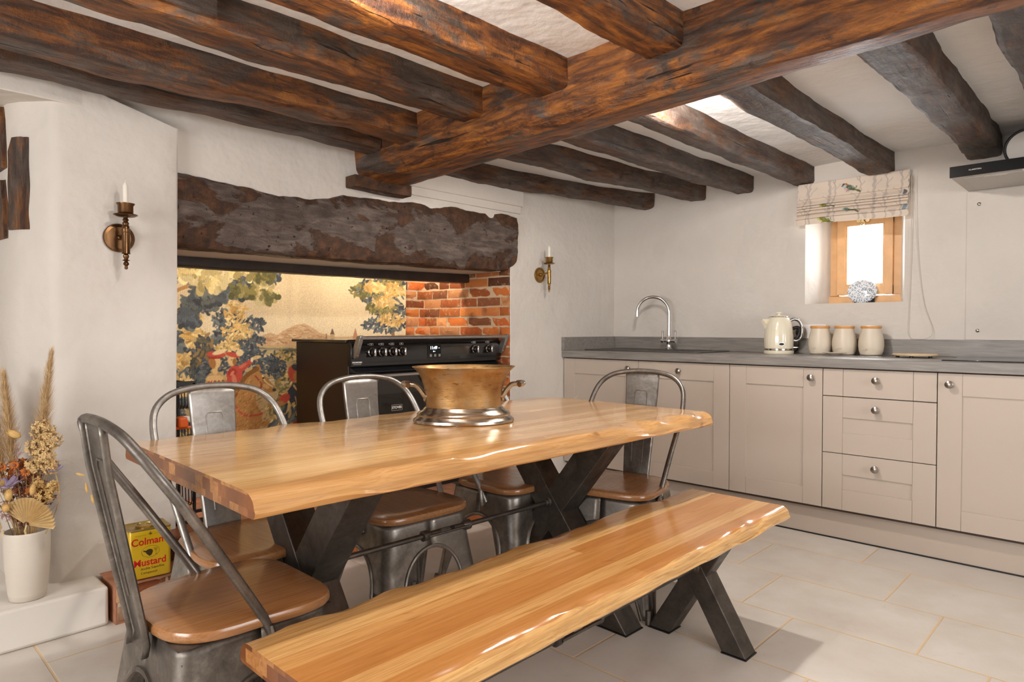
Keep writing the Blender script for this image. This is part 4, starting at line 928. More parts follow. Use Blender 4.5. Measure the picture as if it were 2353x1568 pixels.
# ------------------------------------------------ steel chairs with wooden seats
def chair(loc, rz, label, metal, proto=None):
    if proto is not None:
        c = copy_tree(proto); c.location = loc; c.rotation_euler = (0, 0, rz); c['label'] = label; return c
    r = empty('dining_chair', loc, rz, label, 'chair', 'steel chairs around the dining table')
    # wooden seat, rounder at the back
    b = MB(); secs = []
    def outline(k, z, dish=0):
        q = []
        for i in range(48):
            t = 2*pi*i/48; c_, s_ = cos(t), sin(t); e = .42 if s_ > 0 else .62
            x = math.copysign(abs(c_)**e, c_)*(.195 if s_ > 0 else .187)*k; y = math.copysign(abs(s_)**e, s_)*(.192 if s_ > 0 else .184)*k
            q.append((x, y, z))
        return q
    b.loft([outline(.95, .430), outline(.985, .432), outline(1.0, .437), outline(1.0, .446), outline(.985, .453), outline(.95, .456), outline(.6, .4545), outline(.2, .4535)])
    b.build('seat', SEAT, r)
    # sheet steel skirt whose corners run on down into the legs
    def hs(z): return lerp(.222, .168, min(1, z/.43))
    def inner(z):
        if z >= .335: return 0.0
        if z >= .20: return (hs(.2)-.078)*math.sqrt(max(0, 1-((z-.20)/.135)**2))
        return lerp(hs(0)-.032, hs(.2)-.078, z/.20)
    rc = .045
    def corner(cx, cy, zs):
        b = MB(); secs = []
        for z in zs:
            h = hs(z); t0 = inner(z); rr_ = lerp(.022, rc, z/.43); P_ = [(h, lerp(t0, h-rr_, i/5)) for i in range(6)]
            P_ += [(h-rr_+rr_*cos(radians(a)), h-rr_+rr_*sin(radians(a))) for a in (15, 30, 45, 60, 75)]
            P_ += [(lerp(h-rr_, t0, i/5), h) for i in range(6)]
            if cx*cy < 0: P_ = P_[::-1]
            secs.append([(x*cx, y*cy, z) for x, y in P_])
        b.loft(secs, closed=False, caps=False); return b
    for cx in (-1, 1):
        for cy in (-1, 1):
            b = corner(cx, cy, [.012+i*.188/10 for i in range(11)])
            h = hs(0)
            b.tube([(cx*(h-.012), cy*(h-.012), .05), (cx*(h-.008), cy*(h-.008), .0)], lambda t: .012+.003*t, 10)
            for a_ in (0, 1):                       # pressed rib down the leg
                pts = [((hs(z)+.001)*cx, (hs(z)-.030)*cy, z) if a_ == 0 else ((hs(z)-.030)*cx, (hs(z)+.001)*cy, z) for z in (.03, .1, .19)]
                b.tube(pts, .003, 6)
            b.build('leg', metal, r, solid=.0025)
    b = MB()
    zs = [.20+.135*sin(i/12*pi/2) for i in range(13)]+[.36, .385, .41, .428]
    for cx in (-1, 1):
        for cy in (-1, 1):
            q = corner(cx, cy, zs); b.add(q.v, q.f)
    for k in range(4):
        R_ = Matrix.Rotation(k*pi/2, 3, 'Z'); pts = []
        for i in range(-16, 17):
            u = i/16
            if abs(u) <= .6: a_ = abs(u)/.6*pi/2; z = .20+.135*cos(a_); x = math.copysign((hs(.2)-.078)*sin(a_), u)
            else: z = .20*(1-(abs(u)-.6)/.4)+.012; x = math.copysign(inner(min(.2, z)), u)
            pts.append(R_ @ Vector((x, hs(z)+.001, z)))
        b.tube(pts, .0058, 8)
    b.loft([[(-.17, -.17, .429), (.17, -.17, .429), (.17, .17, .429), (-.17, .17, .429)], [(-.16, -.16, .4295), (.16, -.16, .4295), (.16, .16, .4295), (-.16, .16, .4295)]])
    b.tube([(x*.169, y*.169, .395) for x, y in ((-1, -.8), (-.94, -.94), (-.8, -1), (.8, -1), (.94, -.94), (1, -.8), (1, .8), (.94, .94), (.8, 1), (-.8, 1), (-.94, .94), (-1, .8))], .0022, 6, loop=True)
    b.build('seat_frame', metal, r, solid=.002)
    # one bent tube from seat side to seat side
    half = [(.176, .030, .385), (.183, .000, .45), (.193, -.066, .56), (.204, -.134, .67), (.207, -.186, .75), (.190, -.232, .822), (.142, -.256, .866), (.072, -.267, .884), (0, -.270, .888)]
    pts = half+[(-x, y, z) for x, y, z in half[-2::-1]]
    MB().tube(spline(pts, 5), .0105, 12).build('back_hoop', metal, r)
    for s_ in (-1, 1): MB().tube(spline([(s_*.182, .015, .43), (s_*.186, .02, .40), (s_*.180, .02, .375)], 3), .013, 10, flat=.5).build('hoop_bracket', metal, r)
    # splat with turned edges
    b = MB(); secs = []; m = 20
    for k in range(m+1):
        t = k/m; z = lerp(.885, .385, t); y = interp([(0, -.267), (.2, -.255), (.86, -.192), (.95, -.184), (1, -.188)], t); hw = interp([(0, .074), (.85, .056), (1, .050)], t)
        secs.append([(-hw, y-.014, z), (-hw, y-.003, z), (-hw+.003, y, z), (-hw*.4, y+.001, z), (hw*.4, y+.001, z), (hw-.003, y, z), (hw, y-.003, z), (hw, y-.014, z)])
    b.loft(secs, closed=False, caps=False); sp = b.build('backrest', metal, r, solid=.003)
    def yb(z): return interp([(.385, -.188), (.41, -.184), (.455, -.192), (.785, -.255), (.885, -.267)], z)
    pts = [(-.024, yb(.50), .50), (-.026, yb(.6), .60), (-.028, yb(.75), .75), (-.028, yb(.79), .79), (-.022, yb(.803), .803), (.022, yb(.803), .803), (.028, yb(.79), .79), (.028, yb(.75), .75), (.026, yb(.6), .60), (.024, yb(.50), .50)]
    MB().tube([(x, y+.0015, z) for x, y, z in pts], .0028, 8).tube([(x, y-.0015, z) for x, y, z in pts], .0028, 8).build('embossed_rib', metal, sp)
    return r
cA = chair((-1.552, .650, 0), radians(0), 'steel chair with wooden seat at the near left end of the table', METAL)
cB = chair((-1.93, .885, 0), radians(-88), 'steel chair by the tapestry with its seat just under the near end of the table', METALL)
cC = chair((-1.93, 1.430, 0), radians(-92), '', METALL, cB); cC['label'] = 'steel chair in the middle of the far side, in front of the cooker door'
cD = chair((-1.93, 1.985, 0), radians(-86), '', METALL, cB); cD['label'] = 'steel chair on the far side whose back hides behind the ice bucket'
cE = chair((-1.545, 2.225, 0), radians(192), '', METAL, cA); cE['label'] = 'steel chair at the far right end of the table, in front of the cabinets'

# ------------------------------------------------ metal ice bucket on the table
def brass_mat():
    m, nt, p = new_mat('worn_brass'); v = coords(nt); v2 = coords(nt, (1, 1, 5))
    f = noise_tex(nt, v, 11, 6, .6); g = noise_tex(nt, v2, 22, 9, .75)
    c = ramp(nt, f, [(.3, rgb(128, 92, 56)), (.52, rgb(166, 130, 82)), (.72, rgb(160, 144, 120))])
    c = mix(nt, c, rgb(58, 36, 20), ramp(nt, g, [(.58, (0,0,0,1)), (.68, (.85,.85,.85,1))]))
    nt.links.new(c, p.inputs['Base Color']); p.inputs['Metallic'].default_value = .85
    nt.links.new(ramp(nt, g, [(.4, (.32,.32,.32,1)), (.7, (.65,.65,.65,1))]), p.inputs['Roughness']); bump(nt, p, g, .25, .003); return m
SILV = plain('tarnished_silver', rgb(178, 166, 152), .2, 1, .12, 26, .1)
r = empty('ice_bucket', (-1.712, 1.538, .7505), radians(49), 'oval brass and silver ice bucket with two handles on the dining table', 'ice bucket')
sy = .70
b = MB(); b.lathe([(.128, .048), (.130, .060), (.131, .080), (.133, .100), (.138, .125), (.146, .152), (.158, .174), (.173, .188), (.178, .191), (.178, .193), (.172, .193), (.156, .180), (.144, .155), (.134, .12), (.127, .07), (.05, .05), (.002, .049)], (0,0,0), 72, sy=sy, caps=False); b.build('bowl', brass_mat(), r)
MB().lathe([(.150, .0), (.171, .0), (.175, .004), (.174, .012), (.165, .018), (.160, .024), (.162, .030), (.156, .037), (.145, .041), (.140, .048), (.134, .054), (.126, .055)], (0,0,0), 72, sy=sy).build('foot', SILV, r)
for s_ in (-1, 1):
    b = MB(); pts = spline([(.128*s_, 0, .088), (.136*s_, 0, .092), (.150*s_, 0, .112), (.166*s_, 0, .128), (.182*s_, 0, .131), (.198*s_, 0, .132)], 6)
    for dy in (-.018, .018): b.tube([(x, y*1+dy*(1-.4*abs(x)/.2), z) for x, y, z in pts], .0075, 10)
    b.tube(spline([(.190*s_, -.03, .131), (.203*s_, -.015, .133), (.206*s_, 0, .134), (.203*s_, .015, .133), (.190*s_, .03, .131)], 5), .0098, 12)
    b.sphere((.133*s_, 0, .083), .013, sc=(.6, 1.3, 1)); b.build('handle', SILV, r)

# ------------------------------------------------ range cooker
r = empty('range_cooker', (-2.965, 1.882, .1485), 0, 'black range cooker with a row of knobs and a steel rail, inside the fireplace', 'cooker')
LW = 1.085; T = .872    # local: x back is negative, y along the front
STEELR = plain('cooker_steel', rgb(176, 172, 168), .25, .9, .05, 60)
MB().box(-.575, .004, .03, -.03, LW-.004, T-.022).build('body', BROWNP, r, bevel=.003)
MB().box(-.60, -.012, T-.022, -.03, LW+.004, T-.006).build('hotplate', plain('hotplate_dark', rgb(46, 34, 26), .18, 0, .05, 8, coat=.5), r, bevel=.003)
b = MB(); b.ext([(-.03, T-.145), (.004, T-.145), (.004, T-.03), (-.012, T-.004), (-.03, T-.004)], .0, LW, 'xz'); b.build('control_panel', BLACK, r, bevel=.002)
b = MB()
secs = []
for y in (.010, LW-.01): secs.append([(-.028, y, T-.148), (.028, y, T-.172), (.030, y, T-.178), (-.028, y, T-.176)])
b.loft(secs); b.build('door_lip', plain('polished_black', rgb(42, 42, 44), .12, .3, 0, 3, coat=.4), r, bevel=.002)
knobs = [.187-.085, .257-.085, .327-.085, .393-.085, 2.738-1.882+.015, 2.863-1.882-.005]
for y in (.122, .189, .256, .318, .862, .978):
    MB().lathe([(.0265, 0), (.0265, .006), (.022, .010), (.019, .012), (.019, .026), (.016, .030), (.002, .030)], (.0042, y, T-.072), 28, axis='x').build('knob', BLACK, r)
    k = r.children[-1]
    MB().lathe([(.0225, .006), (.0235, .010), (.0205, .013)], (.0042, y, T-.072), 28, axis='x', caps=False).build('knob_ring', CHROME, k)
    MB().box(.026, y-.006, T-.072-.021, .047, y+.006, T-.072+.021).build('knob_grip', CHROME, k, bevel=.004)
    b = MB(); z = T-.072+.036
    for (a0, z0, a1, z1) in ((-.012, 0, .012, .0012), (-.012, .010, .012, .0112), (-.012, 0, -.0108, .011), (.0108, 0, .012, .011), (-.003, .004, .003, .008)): b.box(.0044, y+a0, z+z0, .0048, y+a1, z+z1)
    if y not in (.318,): b.box(.0044, y-.022, z+.004, .0048, y-.017, z+.008)
    b.build('printed_symbol', WHITE, k, smooth=0)
d = MB().box(.004, .500, T-.118, .0055, .600, T-.034).build('display', plain('display_glass', rgb(8, 7, 7), .08, 0, 0, 3), r)
GLOW = emit('display_digits', (.75, .92, 1, 1), 2.6)
text('clock_digits', '11:49', .024, GLOW, d, (.0058, .545, T-.058), (pi/2, 0, pi/2), .0001, bold=.0004); text('clock_dash', '–', .02, GLOW, d, (.0058, .585, T-.058), (pi/2, 0, pi/2), .0001); text('mode_marks', 'iiii  v', .008, GLOW, d, (.0058, .548, T-.078), (pi/2, 0, pi/2), .0001, bold=.0003)
for i in range(3):
    b = MB(); y = .518+i*.032; z = T-.108
    for (a0, z0, a1, z1) in ((0, 0, .012, .001), (0, .013, .012, .014), (0, 0, .001, .014), (.011, 0, .012, .014), (.004, .005, .008, .009)): b.box(.0056, y+a0, z+z0, .006, y+a1, z+z1)
    b.build('touch_symbol', WHITE, d, smooth=0)
text('model_lettering', 'RICHMOND', .0108, WHITE, r, (.0044, .036, T-.124), (pi/2, 0, pi/2), .0002, bold=.0004)
MB().box(.0042, .012, T-.1345, .0046, .060, T-.1335).build('lettering_underline', WHITE, r, smooth=0)
# rail with its end brackets
MB().tube([(.062, .022, T+.004), (.062, LW+.004, T+.004)], .0105, 16).build('towel_rail', STEELR, r)
for y in (.010, LW-.008):
    b = MB(); b.ext([(.0, T-.10), (.016, T-.104), (.030, T-.092), (.075, T+.010), (.070, T+.017), (.040, T+.016), (.0, T-.055)], y, y+.022, 'xz'); k = b.build('rail_bracket', STEELR, r, bevel=.003)
    b = MB(); b.sphere((.030, y+.011, T-.085), .0045); k2 = b.build('bracket_screw', CHROME, k); MB().sphere((.048, y+.011, T-.045), .004).build('bracket_screw', CHROME, k)
# oven doors with handles and badge
for (y0, y1) in ((.012, .525), (.532, LW-.012)):
    dr = MB().box(-.03, y0, .075, .008, y1, T-.180).build('oven_door', BLACK, r, bevel=.004)
    hy0 = y0+.115 if y0 < .1 else y0+.06
    MB().tube([(.052, hy0, T-.196), (.052, y1-.05, T-.196)], .010, 14).build('door_handle', STEELR, dr)
    b = MB()
    for q in (hy0, y1-.07): b.ext([(.006, T-.25), (.018, T-.25), (.060, T-.20), (.056, T-.186), (.04, T-.186), (.006, T-.22)], q, q+.018, 'xz')
    b.build('handle_bracket', STEELR, dr, bevel=.002)
    MB().box(.0078, y0+.05, .14, .0092, y1-.05, T-.30).build('door_glass', plain('oven_glass', rgb(14, 9, 7), .05, 0, 0, 3), dr)
    if y0 < .1:
        b = MB()
        for (a0, z0, a1, z1) in ((0, 0, .075, .003), (0, .030, .075, .033), (0, 0, .003, .033), (.072, 0, .075, .033)): b.box(.0092, .245+a0, .478+z0, .0108, .245+a1, .478+z1)
        bd = b.build('badge_frame', STEELR, dr, smooth=0)
        text('badge_lettering', 'STOVES', .0185, WHITE, dr, (.0095, .2825, .4945), (pi/2, 0, pi/2), .0004, bold=.0005)
MB().box(-.56, .02, .0, -.04, LW-.02, .07).build('base', DARKM, r)
# warm work lights up in the chimney throat
for y in (1.55, 2.35, 2.8):
    q = empty('throat_light', (-3.46, y, 1.949), 0, 'small round downlight in the chimney throat %s' % {1.55: 'above the riders of the tapestry', 2.35: 'above the middle of the cooker', 2.8: 'beside the brick side wall'}[y], 'light', 'lights in the chimney throat')
    MB().lathe([(.035, -.008), (.035, 0), (.028, 0)], (0,0,0), 24).build('rim', NICKEL, q); MB().lathe([(.027, -.006), (.001, -.006)], (0,0,0), 24).build('lens', emit('warm_lens', (1, .8, .55, 1), 4), q)
    l = light('throat_lamp', 'SPOT', (-3.46, y, 1.935), 26, (1, .84, .64), (0, radians(-4), 0), .12, spot=160); l.parent = None

# ------------------------------------------------ black wire rack at the left of the hearth
r = empty('wire_rack', (-3.0, 1.02, .1505), 0, 'black wire rack with orange trimmed baskets standing on the hearth beside the tapestry', 'rack')
ORG = plain('orange_plastic', rgb(226, 96, 30), .35, 0, .05, 20)
b = MB()
for x in (-.16, .02):
    for y in (.0, .078): b.box(x, y, 0, x+.012, y+.012, .69)
b.build('frame', DARKM, r, bevel=.002)
for z in (.075, .40, .675):
    W_ = .24 if z < .1 else .092; b = MB(); b.box(-.16, 0, z, .032, .012, z+.014); b.box(-.16, W_-.012, z, .032, W_, z+.014); b.box(.02, 0, z, .032, W_, z+.022); b.box(-.16, 0, z, -.148, W_, z+.014); b.build('shelf_rail', DARKM, r, bevel=.001)
for z0, z1 in ((.16, .27), (.43, .50), (.58, .66)):
    b = MB()
    for i in range(7):
        y = .008+i*.0125; b.tube([(.030, y, z1), (.036, y, z0+.02), (.02, y, z0), (-.14, y, z0)], .0022, 5)
    b.build('basket_wires', DARKM, r)
    if z0 < .5: b = MB(); b.tube([(.036, .012, z1), (.036, .09, z1)], .006, 8).tube([(-.14, .012, z1), (.036, .012, z1)], .006, 8); b.build('orange_trim', ORG, r)
MB().tube(spline([(.035, .02, .53), (.05, .05, .54), (.05, .08, .52), (.04, .095, .48)], 5), .011, 10, flat=.4).build('white_strap', WHITE, r)
MB().box(.01, .015, .50, .055, .055, .548).build('orange_end', ORG, r, bevel=.008)
# round board / low stool behind the mustard tin
r = empty('low_stool', (-2.80, 1.02, .1505), 0, 'low brown wooden stool with a round top behind the mustard tin', 'stool')
b = MB().lathe([(.08, .080), (.092, .084), (.098, .092), (.098, .100), (.092, .106), (.002, .106)], (0,0,0), 36); b.build('seat', plain('brown_stool', rgb(128, 70, 40), .4, 0, .2, 16), r)
for a_ in (30, 150, 270): MB().tube([(.06*cos(radians(a_)), .06*sin(radians(a_)), .085), (.072*cos(radians(a_)), .072*sin(radians(a_)), 0)], .010, 10).build('leg', plain('brown_leg', rgb(96, 50, 28), .5), r)

# ------------------------------------------------ mustard tin
r = empty('mustard_tin', (-2.668, .760, .1500), radians(-4), 'yellow mustard tin with red lettering on the brick hearth', 'tin')
YEL = plain('yellow_tin', rgb(216, 176, 26), .3, .1, .03, 12, coat=.3); GOLD = plain('gold_tin', rgb(176, 150, 84), .3, .8, .06, 20); REDI = plain('red_ink', rgb(196, 24, 30), .4, 0, 0, 3); INK = plain('dark_ink', rgb(58, 46, 20), .5, 0, 0, 3)
b = MB(); w0, d0, h0 = .142, .120, .178
def tin_o(z, k=0): return [(x-d0/2-.0, y+w0/2, z) for x, y, _ in rrect(-d0/2+k, -w0/2+k, d0/2-k, w0/2-k, .012, z)]
b.loft([tin_o(0, .002), tin_o(.003), tin_o(h0-.003), tin_o(h0, .001)]); b.build('body', YEL, r)
b = MB(); b.loft([tin_o(h0-.001, -.001), tin_o(h0+.004, -.001), tin_o(h0+.004, .003), tin_o(h0+.001, .006)]); b.lathe([(.034, .001), (.036, .008), (.032, .009), (.030, .004), (.001, .004)], (-d0/2, w0/2, h0), 32); b.build('lid', GOLD, r)
X = .0003
text('tin_wording', 'Colman\'s', .037, REDI, r, (X, w0/2, .136), (pi/2, 0, pi/2), .0002, sx=.92, bold=.0006); text('tin_wording', 'Mustard', .036, REDI, r, (X, w0/2-.002, .058), (pi/2, 0, pi/2), .0002, sx=.92, bold=.0006)
text('small_print', 'double Superfine', .013, INK, r, (X, w0/2+.006, .036), (pi/2, 0, pi/2), .0001, sx=.9); text('small_print', 'Compound', .012, INK, r, (X, w0/2-.006, .020), (pi/2, 0, pi/2), .0001)
b = MB(); q = lambda pts: b.loft([[(X+dx, w0/2+u, .095+v) for u, v in pts] for dx in (0, .0003)])
b.tube([(X, w0/2+.030*cos(t*pi/20), .097+.021*sin(t*pi/20)) for t in range(40)], .0004, 4, loop=True)
q([(-.018, .004), (-.010, .010), (-.002, .011), (.006, .008), (.008, .001), (.004, -.010), (-.003, -.015), (-.009, -.010), (-.014, -.004)]); q([(-.024, .009), (-.014, .006), (-.018, .002), (-.024, .005)])
for i in range(9): q([(.010+i*.0015, .012-i*.003), (.024-i*.001, .010-i*.0028), (.024-i*.001, .0108-i*.0028), (.010+i*.0015, .0128-i*.003)])
b.build('bull_emblem', INK, r, smooth=0)
b = MB(); b.box(X, w0/2-.002, .158, X+.0003, w0/2+.002, .170); b.box(X, w0/2-.006, .161, X+.0003, w0/2+.006, .165); b.box(X, .02, .160, X+.0002, w0/2-.012, .1608); b.box(X, w0/2+.012, .160, X+.0002, w0-.02, .1608); b.build('crest', plain('olive_ink', rgb(120, 100, 30), .5), r, smooth=0)
b = MB(); b.box(-.045, -.0004, .04, -.03, -.0001, .075); b.box(-.042, -.0004, .015, -.034, -.0001, .024); b.build('side_panel_print', plain('brown_ink', rgb(120, 84, 14), .5), r, smooth=0)

# ------------------------------------------------ wall sconces with candles
BRASS = plain('antique_brass', rgb(114, 84, 56), .3, .95, .18, 24); WAX = plain('candle_wax', rgb(234, 226, 212), .45, 0, .01, 4); BRASS2 = plain('golden_brass', rgb(158, 124, 72), .28, .95, .15, 24)
def sconce(x, y, z, label, mat, k, clabel):
    r = empty('candle_sconce', (x, y, z), 0, label, 'sconce', 'brass candle sconces')
    MB().lathe([(.054*k, 0), (.055*k, .004), (.052*k, .010), (.042*k, .012), (.041*k, .008), (.040*k, .008), (.001, .009)], (0,0,0), 40, axis='x').build('backplate', mat, r)
    MB().tube(spline([(.006, 0, 0), (.03, 0, .003), (.055, 0, .008), (.078, 0, .012)], 5), lambda t: .0075-.002*sin(t*pi), 12).sphere((.014, 0, .001), .010).build('arm', mat, r)
    X_ = .085; s = k
    prof = [(.002, -.125), (.006, -.122), (.005, -.112), (.010, -.106), (.009, -.100), (.005, -.095), (.014, -.091), (.006, -.087), (.010, -.078), (.010, -.072), (.006, -.069), (.015, -.067), (.0135, -.062), (.0135, .012), (.0155, .014), (.0155, .026), (.0125, .028), (.012, .036), (.0095, .040), (.0115, .048), (.007, .054), (.011, .060), (.007, .066), (.007, .072)]
    MB().lathe([(a*s, b_*s) for a, b_ in prof], (X_, 0, 0), 24).build('stem', mat, r)
    MB().lathe([(a*s, b_*s) for a, b_ in [(.006, .070), (.030, .072), (.041, .078), (.040, .080), (.028, .076), (.006, .076)]], (X_, 0, 0), 32).build('drip_pan', mat, r)
    MB().lathe([(a*s, b_*s) for a, b_ in [(.006, .078), (.022, .081), (.026, .086), (.026, .112), (.031, .119), (.031, .121), (.027, .121), (.023, .112), (.022, .09), (.002, .089)]], (X_, 0, 0), 32).build('cup', mat, r)
    c = empty('candle', (x+X_, y, z+.090*s), 0, clabel, 'candle', 'white candles in the sconces')
    MB().lathe([(.0092*s, 0), (.0090*s, .098*s), (.004*s, .108*s), (.0012, .112*s)], (0,0,0), 20).build('wax', WAX, c)
    MB().tube([(0, 0, .108*s), (.001, 0, .118*s)], .0009, 6).build('wick', WAX, c)
sconce(-2.846, .788, 1.420, 'dark brass candle sconce on the pillar left of the fireplace', BRASS, 1.0, 'white candle in the left sconce')
sconce(-2.899, 3.272, 1.425, 'golden brass candle sconce on the wall right of the fireplace', BRASS2, .92, 'white candle in the right sconce')

# ------------------------------------------------ vase of dried flowers
RZ = radians(43.9); VX, VY, VZ = -2.788, .478, .1425
o_ = MB(); secs = []
pv = [(.048, 0), (.053, .003), (.056, .02), (.060, .06), (.0645, .12), (.067, .18), (.0675, .232), (.065, .236), (.062, .232), (.060, .12), (.05, .02), (.002, .012)]
fine = []
for (a, u), (c_, v_) in zip(pv, pv[1:]):
    n = max(1, int(abs(v_-u)/.0022)) if a > .055 and c_ > .055 and v_ > u else 1
    for i in range(n): fine.append((lerp(a, c_, i/n)+(.0006 if n > 1 and i % 2 else 0), lerp(u, v_, i/n)))
fine.append(pv[-1])
o = MB().lathe(fine, (0,0,0), 48).build('ribbed_vase', plain('ribbed_white_ceramic', rgb(216, 206, 192), .55, 0, .02, 6), None, loc=(VX, VY, VZ), smooth=60); tag(o, 'pale ribbed cylindrical vase on the white ledge, full of dried flowers', 'vase')
GF = 'dried flowers in the ribbed vase'
def petal_mat(name, c, var=.2, rough=.8):
    m = plain(name, c, rough, 0, var, 60); m.node_tree.nodes['Principled BSDF'].inputs['Subsurface Weight'].default_value = 0; return m
PAM = petal_mat('pampas_tan', rgb(206, 172, 124)); STEM = petal_mat('dry_stem', rgb(176, 142, 92)); RUST = petal_mat('rust_orange', rgb(178, 100, 38), .4); LIL = petal_mat('lilac_petal', rgb(160, 144, 172), .25); PALM = petal_mat('palm_cream', rgb(216, 188, 138), .12); MAUVE = petal_mat('mauve_oat', rgb(160, 124, 120)); BUN = petal_mat('bunny_tail', rgb(206, 168, 104)); HYD = petal_mat('tan_hydrangea', rgb(210, 176, 122)); BRN = petal_mat('brown_leaf', rgb(140, 84, 56))
def flower_root(name, label, cat):
    return empty(name, (VX, VY, VZ+.235), RZ, label, cat, GF)
def stem(parent, pts, r_=.0014, mat=STEM): return MB().tube(spline(pts, 6), r_, 6).build('stem', mat, parent)
rnd = random.Random(11)
def pampas(tip, base, wd, label, lean=.0, y=.0):
    r = flower_root('pampas_grass', label, 'dried grass'); tx, tz = tip; bx, bz = base
    stem(r, [(bx*.25, y*.2, -.15), (bx*.5, y*.5, bz*.4), (bx, y, bz), (lerp(bx, tx, .6), y, lerp(bz, tz, .6)), (tx, y, tz-.02)], .0016)
    b = MB()
    for i in range(2600):
        t = rnd.random()**.9; cx = lerp(bx, tx, t); cz = lerp(bz, tz, t); a = rnd.uniform(0, 2*pi); sp = wd*1.25*(1-t*.85)*rnd.uniform(.2, 1.0)*(.55+.9*min(1, t*5)); L = rnd.uniform(.045, .085)*(1-.45*t)
        p0 = Vector((cx, y, cz)); d = Vector((cos(a)*sp+(tx-bx)*.15, sin(a)*sp*.8, L)); p1 = p0+d*.55+Vector((cos(a), sin(a), 0))*sp*.12; p2 = p0+d+Vector((rnd.uniform(-.006, .006), 0, 0))
        s_ = Vector((-sin(a), cos(a), .2))*.0004
        b.add([p0-s_, p0+s_, p1+s_*.8, p1-s_*.8, p2], [(0,1,2,3), (3,2,4)])
    b.build('plume', PAM, r, smooth=0)
pampas((.076, .600), (.030, .235), .042, 'tall narrow pampas plume, right of the two in the vase', y=.02)
pampas((-.080, .530), (-.052, .20), .052, 'tall pampas plume on the left of the vase', y=.01)
pampas((-.125, .475), (-.085, .18), .050, 'shorter pampas plume at the left picture edge')
# tan hydrangea head
def cluster(name, label, cat, blobs, n, sz, mat, seed, cup=.3, st=None):
    r = flower_root(name, label, cat); rd_ = random.Random(seed); b = MB()
    for i in range(n):
        cx, cy, cz, rr_ = rd_.choice(blobs); v = Vector((rd_.gauss(0, 1), rd_.gauss(0, 1), rd_.gauss(0, 1))).normalized()*rr_*rd_.uniform(.45, 1); c = Vector((cx, cy, cz))+v
        nrm = (v.normalized()+Vector((rd_.uniform(-.6, .6), rd_.uniform(-.9, 0), rd_.uniform(-.6, .6)))).normalized(); u = nrm.orthogonal().normalized(); w_ = nrm.cross(u)
        for k in range(4):
            a = k*pi/2+rd_.uniform(-.2, .2); d = u*cos(a)+w_*sin(a); e = nrm.cross(d); z_ = sz*rd_.uniform(.7, 1.2)
            b.add([c, c+d*z_*.55+e*z_*.36+nrm*z_*cup*.4, c+d*z_+nrm*z_*cup, c+d*z_*.55-e*z_*.36+nrm*z_*cup*.4], [(0,1,2,3)])
    b.build('petals', mat, r, smooth=0)
    for (cx, cy, cz, rr_) in blobs: stem(r, [(cx*.2, cy*.2, -.12), (cx*.6, cy*.6, cz*.5), (cx, cy, cz)], .0013)
    return r
cluster('dried_hydrangea', 'pale tan hydrangea head of many small petals, right side of the bouquet', 'dried flower', [(.062, .0, .345, .038), (.085, .0, .31, .034), (.045, -.01, .29, .034), (.070, -.01, .255, .036), (.035, -.01, .225, .030), (.085, 0, .22, .026)], 760, .0092, HYD, 3, st=1)
cluster('dried_filler', 'brown and tan leafy filler in the heart of the bouquet', 'dried flower', [(-.02, 0, .10, .045), (.04, .01, .12, .045), (-.05, .01, .14, .04), (.01, .01, .17, .04), (.0, 0, .05, .04), (-.03, .02, .20, .035)], 520, .011, BRN, 5)
cluster('dried_filler', 'rust coloured seed heads massed behind the daisies', 'dried flower', [(-.07, .02, .19, .035), (-.03, .02, .22, .03), (-.10, .01, .16, .03)], 260, .009, RUST, 9)
cluster('dried_filler', 'small cream seed sprigs low on the right of the bouquet', 'dried flower', [(.075, -.02, .12, .03), (.055, -.02, .16, .025), (.095, -.01, .15, .02)], 130, .010, BUN, 6)
def daisy(x, z, y, rr_, label, mat=RUST, n=13):
    r = flower_root('dried_daisy', label, 'dried flower'); rd_ = random.Random(int(x*999)+int(z*777)); b = MB(); c = Vector((x, y, z))
    for k in range(n):
        a = 2*pi*k/n; d = Vector((cos(a), -.35, sin(a)*.75+.25)).normalized(); e = d.cross(Vector((0, 1, 0))).normalized(); L = rr_*rd_.uniform(.8, 1.1)
        b.add([c, c+d*L*.6+e*L*.17, c+d*L, c+d*L*.6-e*L*.17], [(0,1,2,3)])
    b.build('petals', mat, r, smooth=0, solid=.0006); MB().sphere((x, y-.004, z+.002), rr_*.26, 10, 6).build('centre', BRN, r)
    stem(r, [(x*.2, 0, -.1), (x*.6, y*.6, z*.5), (x, y, z)])
for (x, z, y, q, lb) in [(-.092, .205, -.03, .024, 'rust orange dried daisy at the far left of the row'), (-.058, .225, -.03, .024, 'rust orange dried daisy, second from the left'), (-.022, .228, -.02, .022, 'rust orange dried daisy beneath the tan bunny tail'), (.015, .205, -.02, .021, 'rust orange dried daisy beside the hydrangea'), (-.108, .140, -.035, .025, 'rust orange dried daisy low at the picture edge'), (.030, .140, -.02, .019, 'rust orange dried daisy right of the lilac poppy'), (-.075, .175, -.035, .018, 'small rust orange dried daisy above the lilac poppy')]: daisy(x, z, y, q, lb)
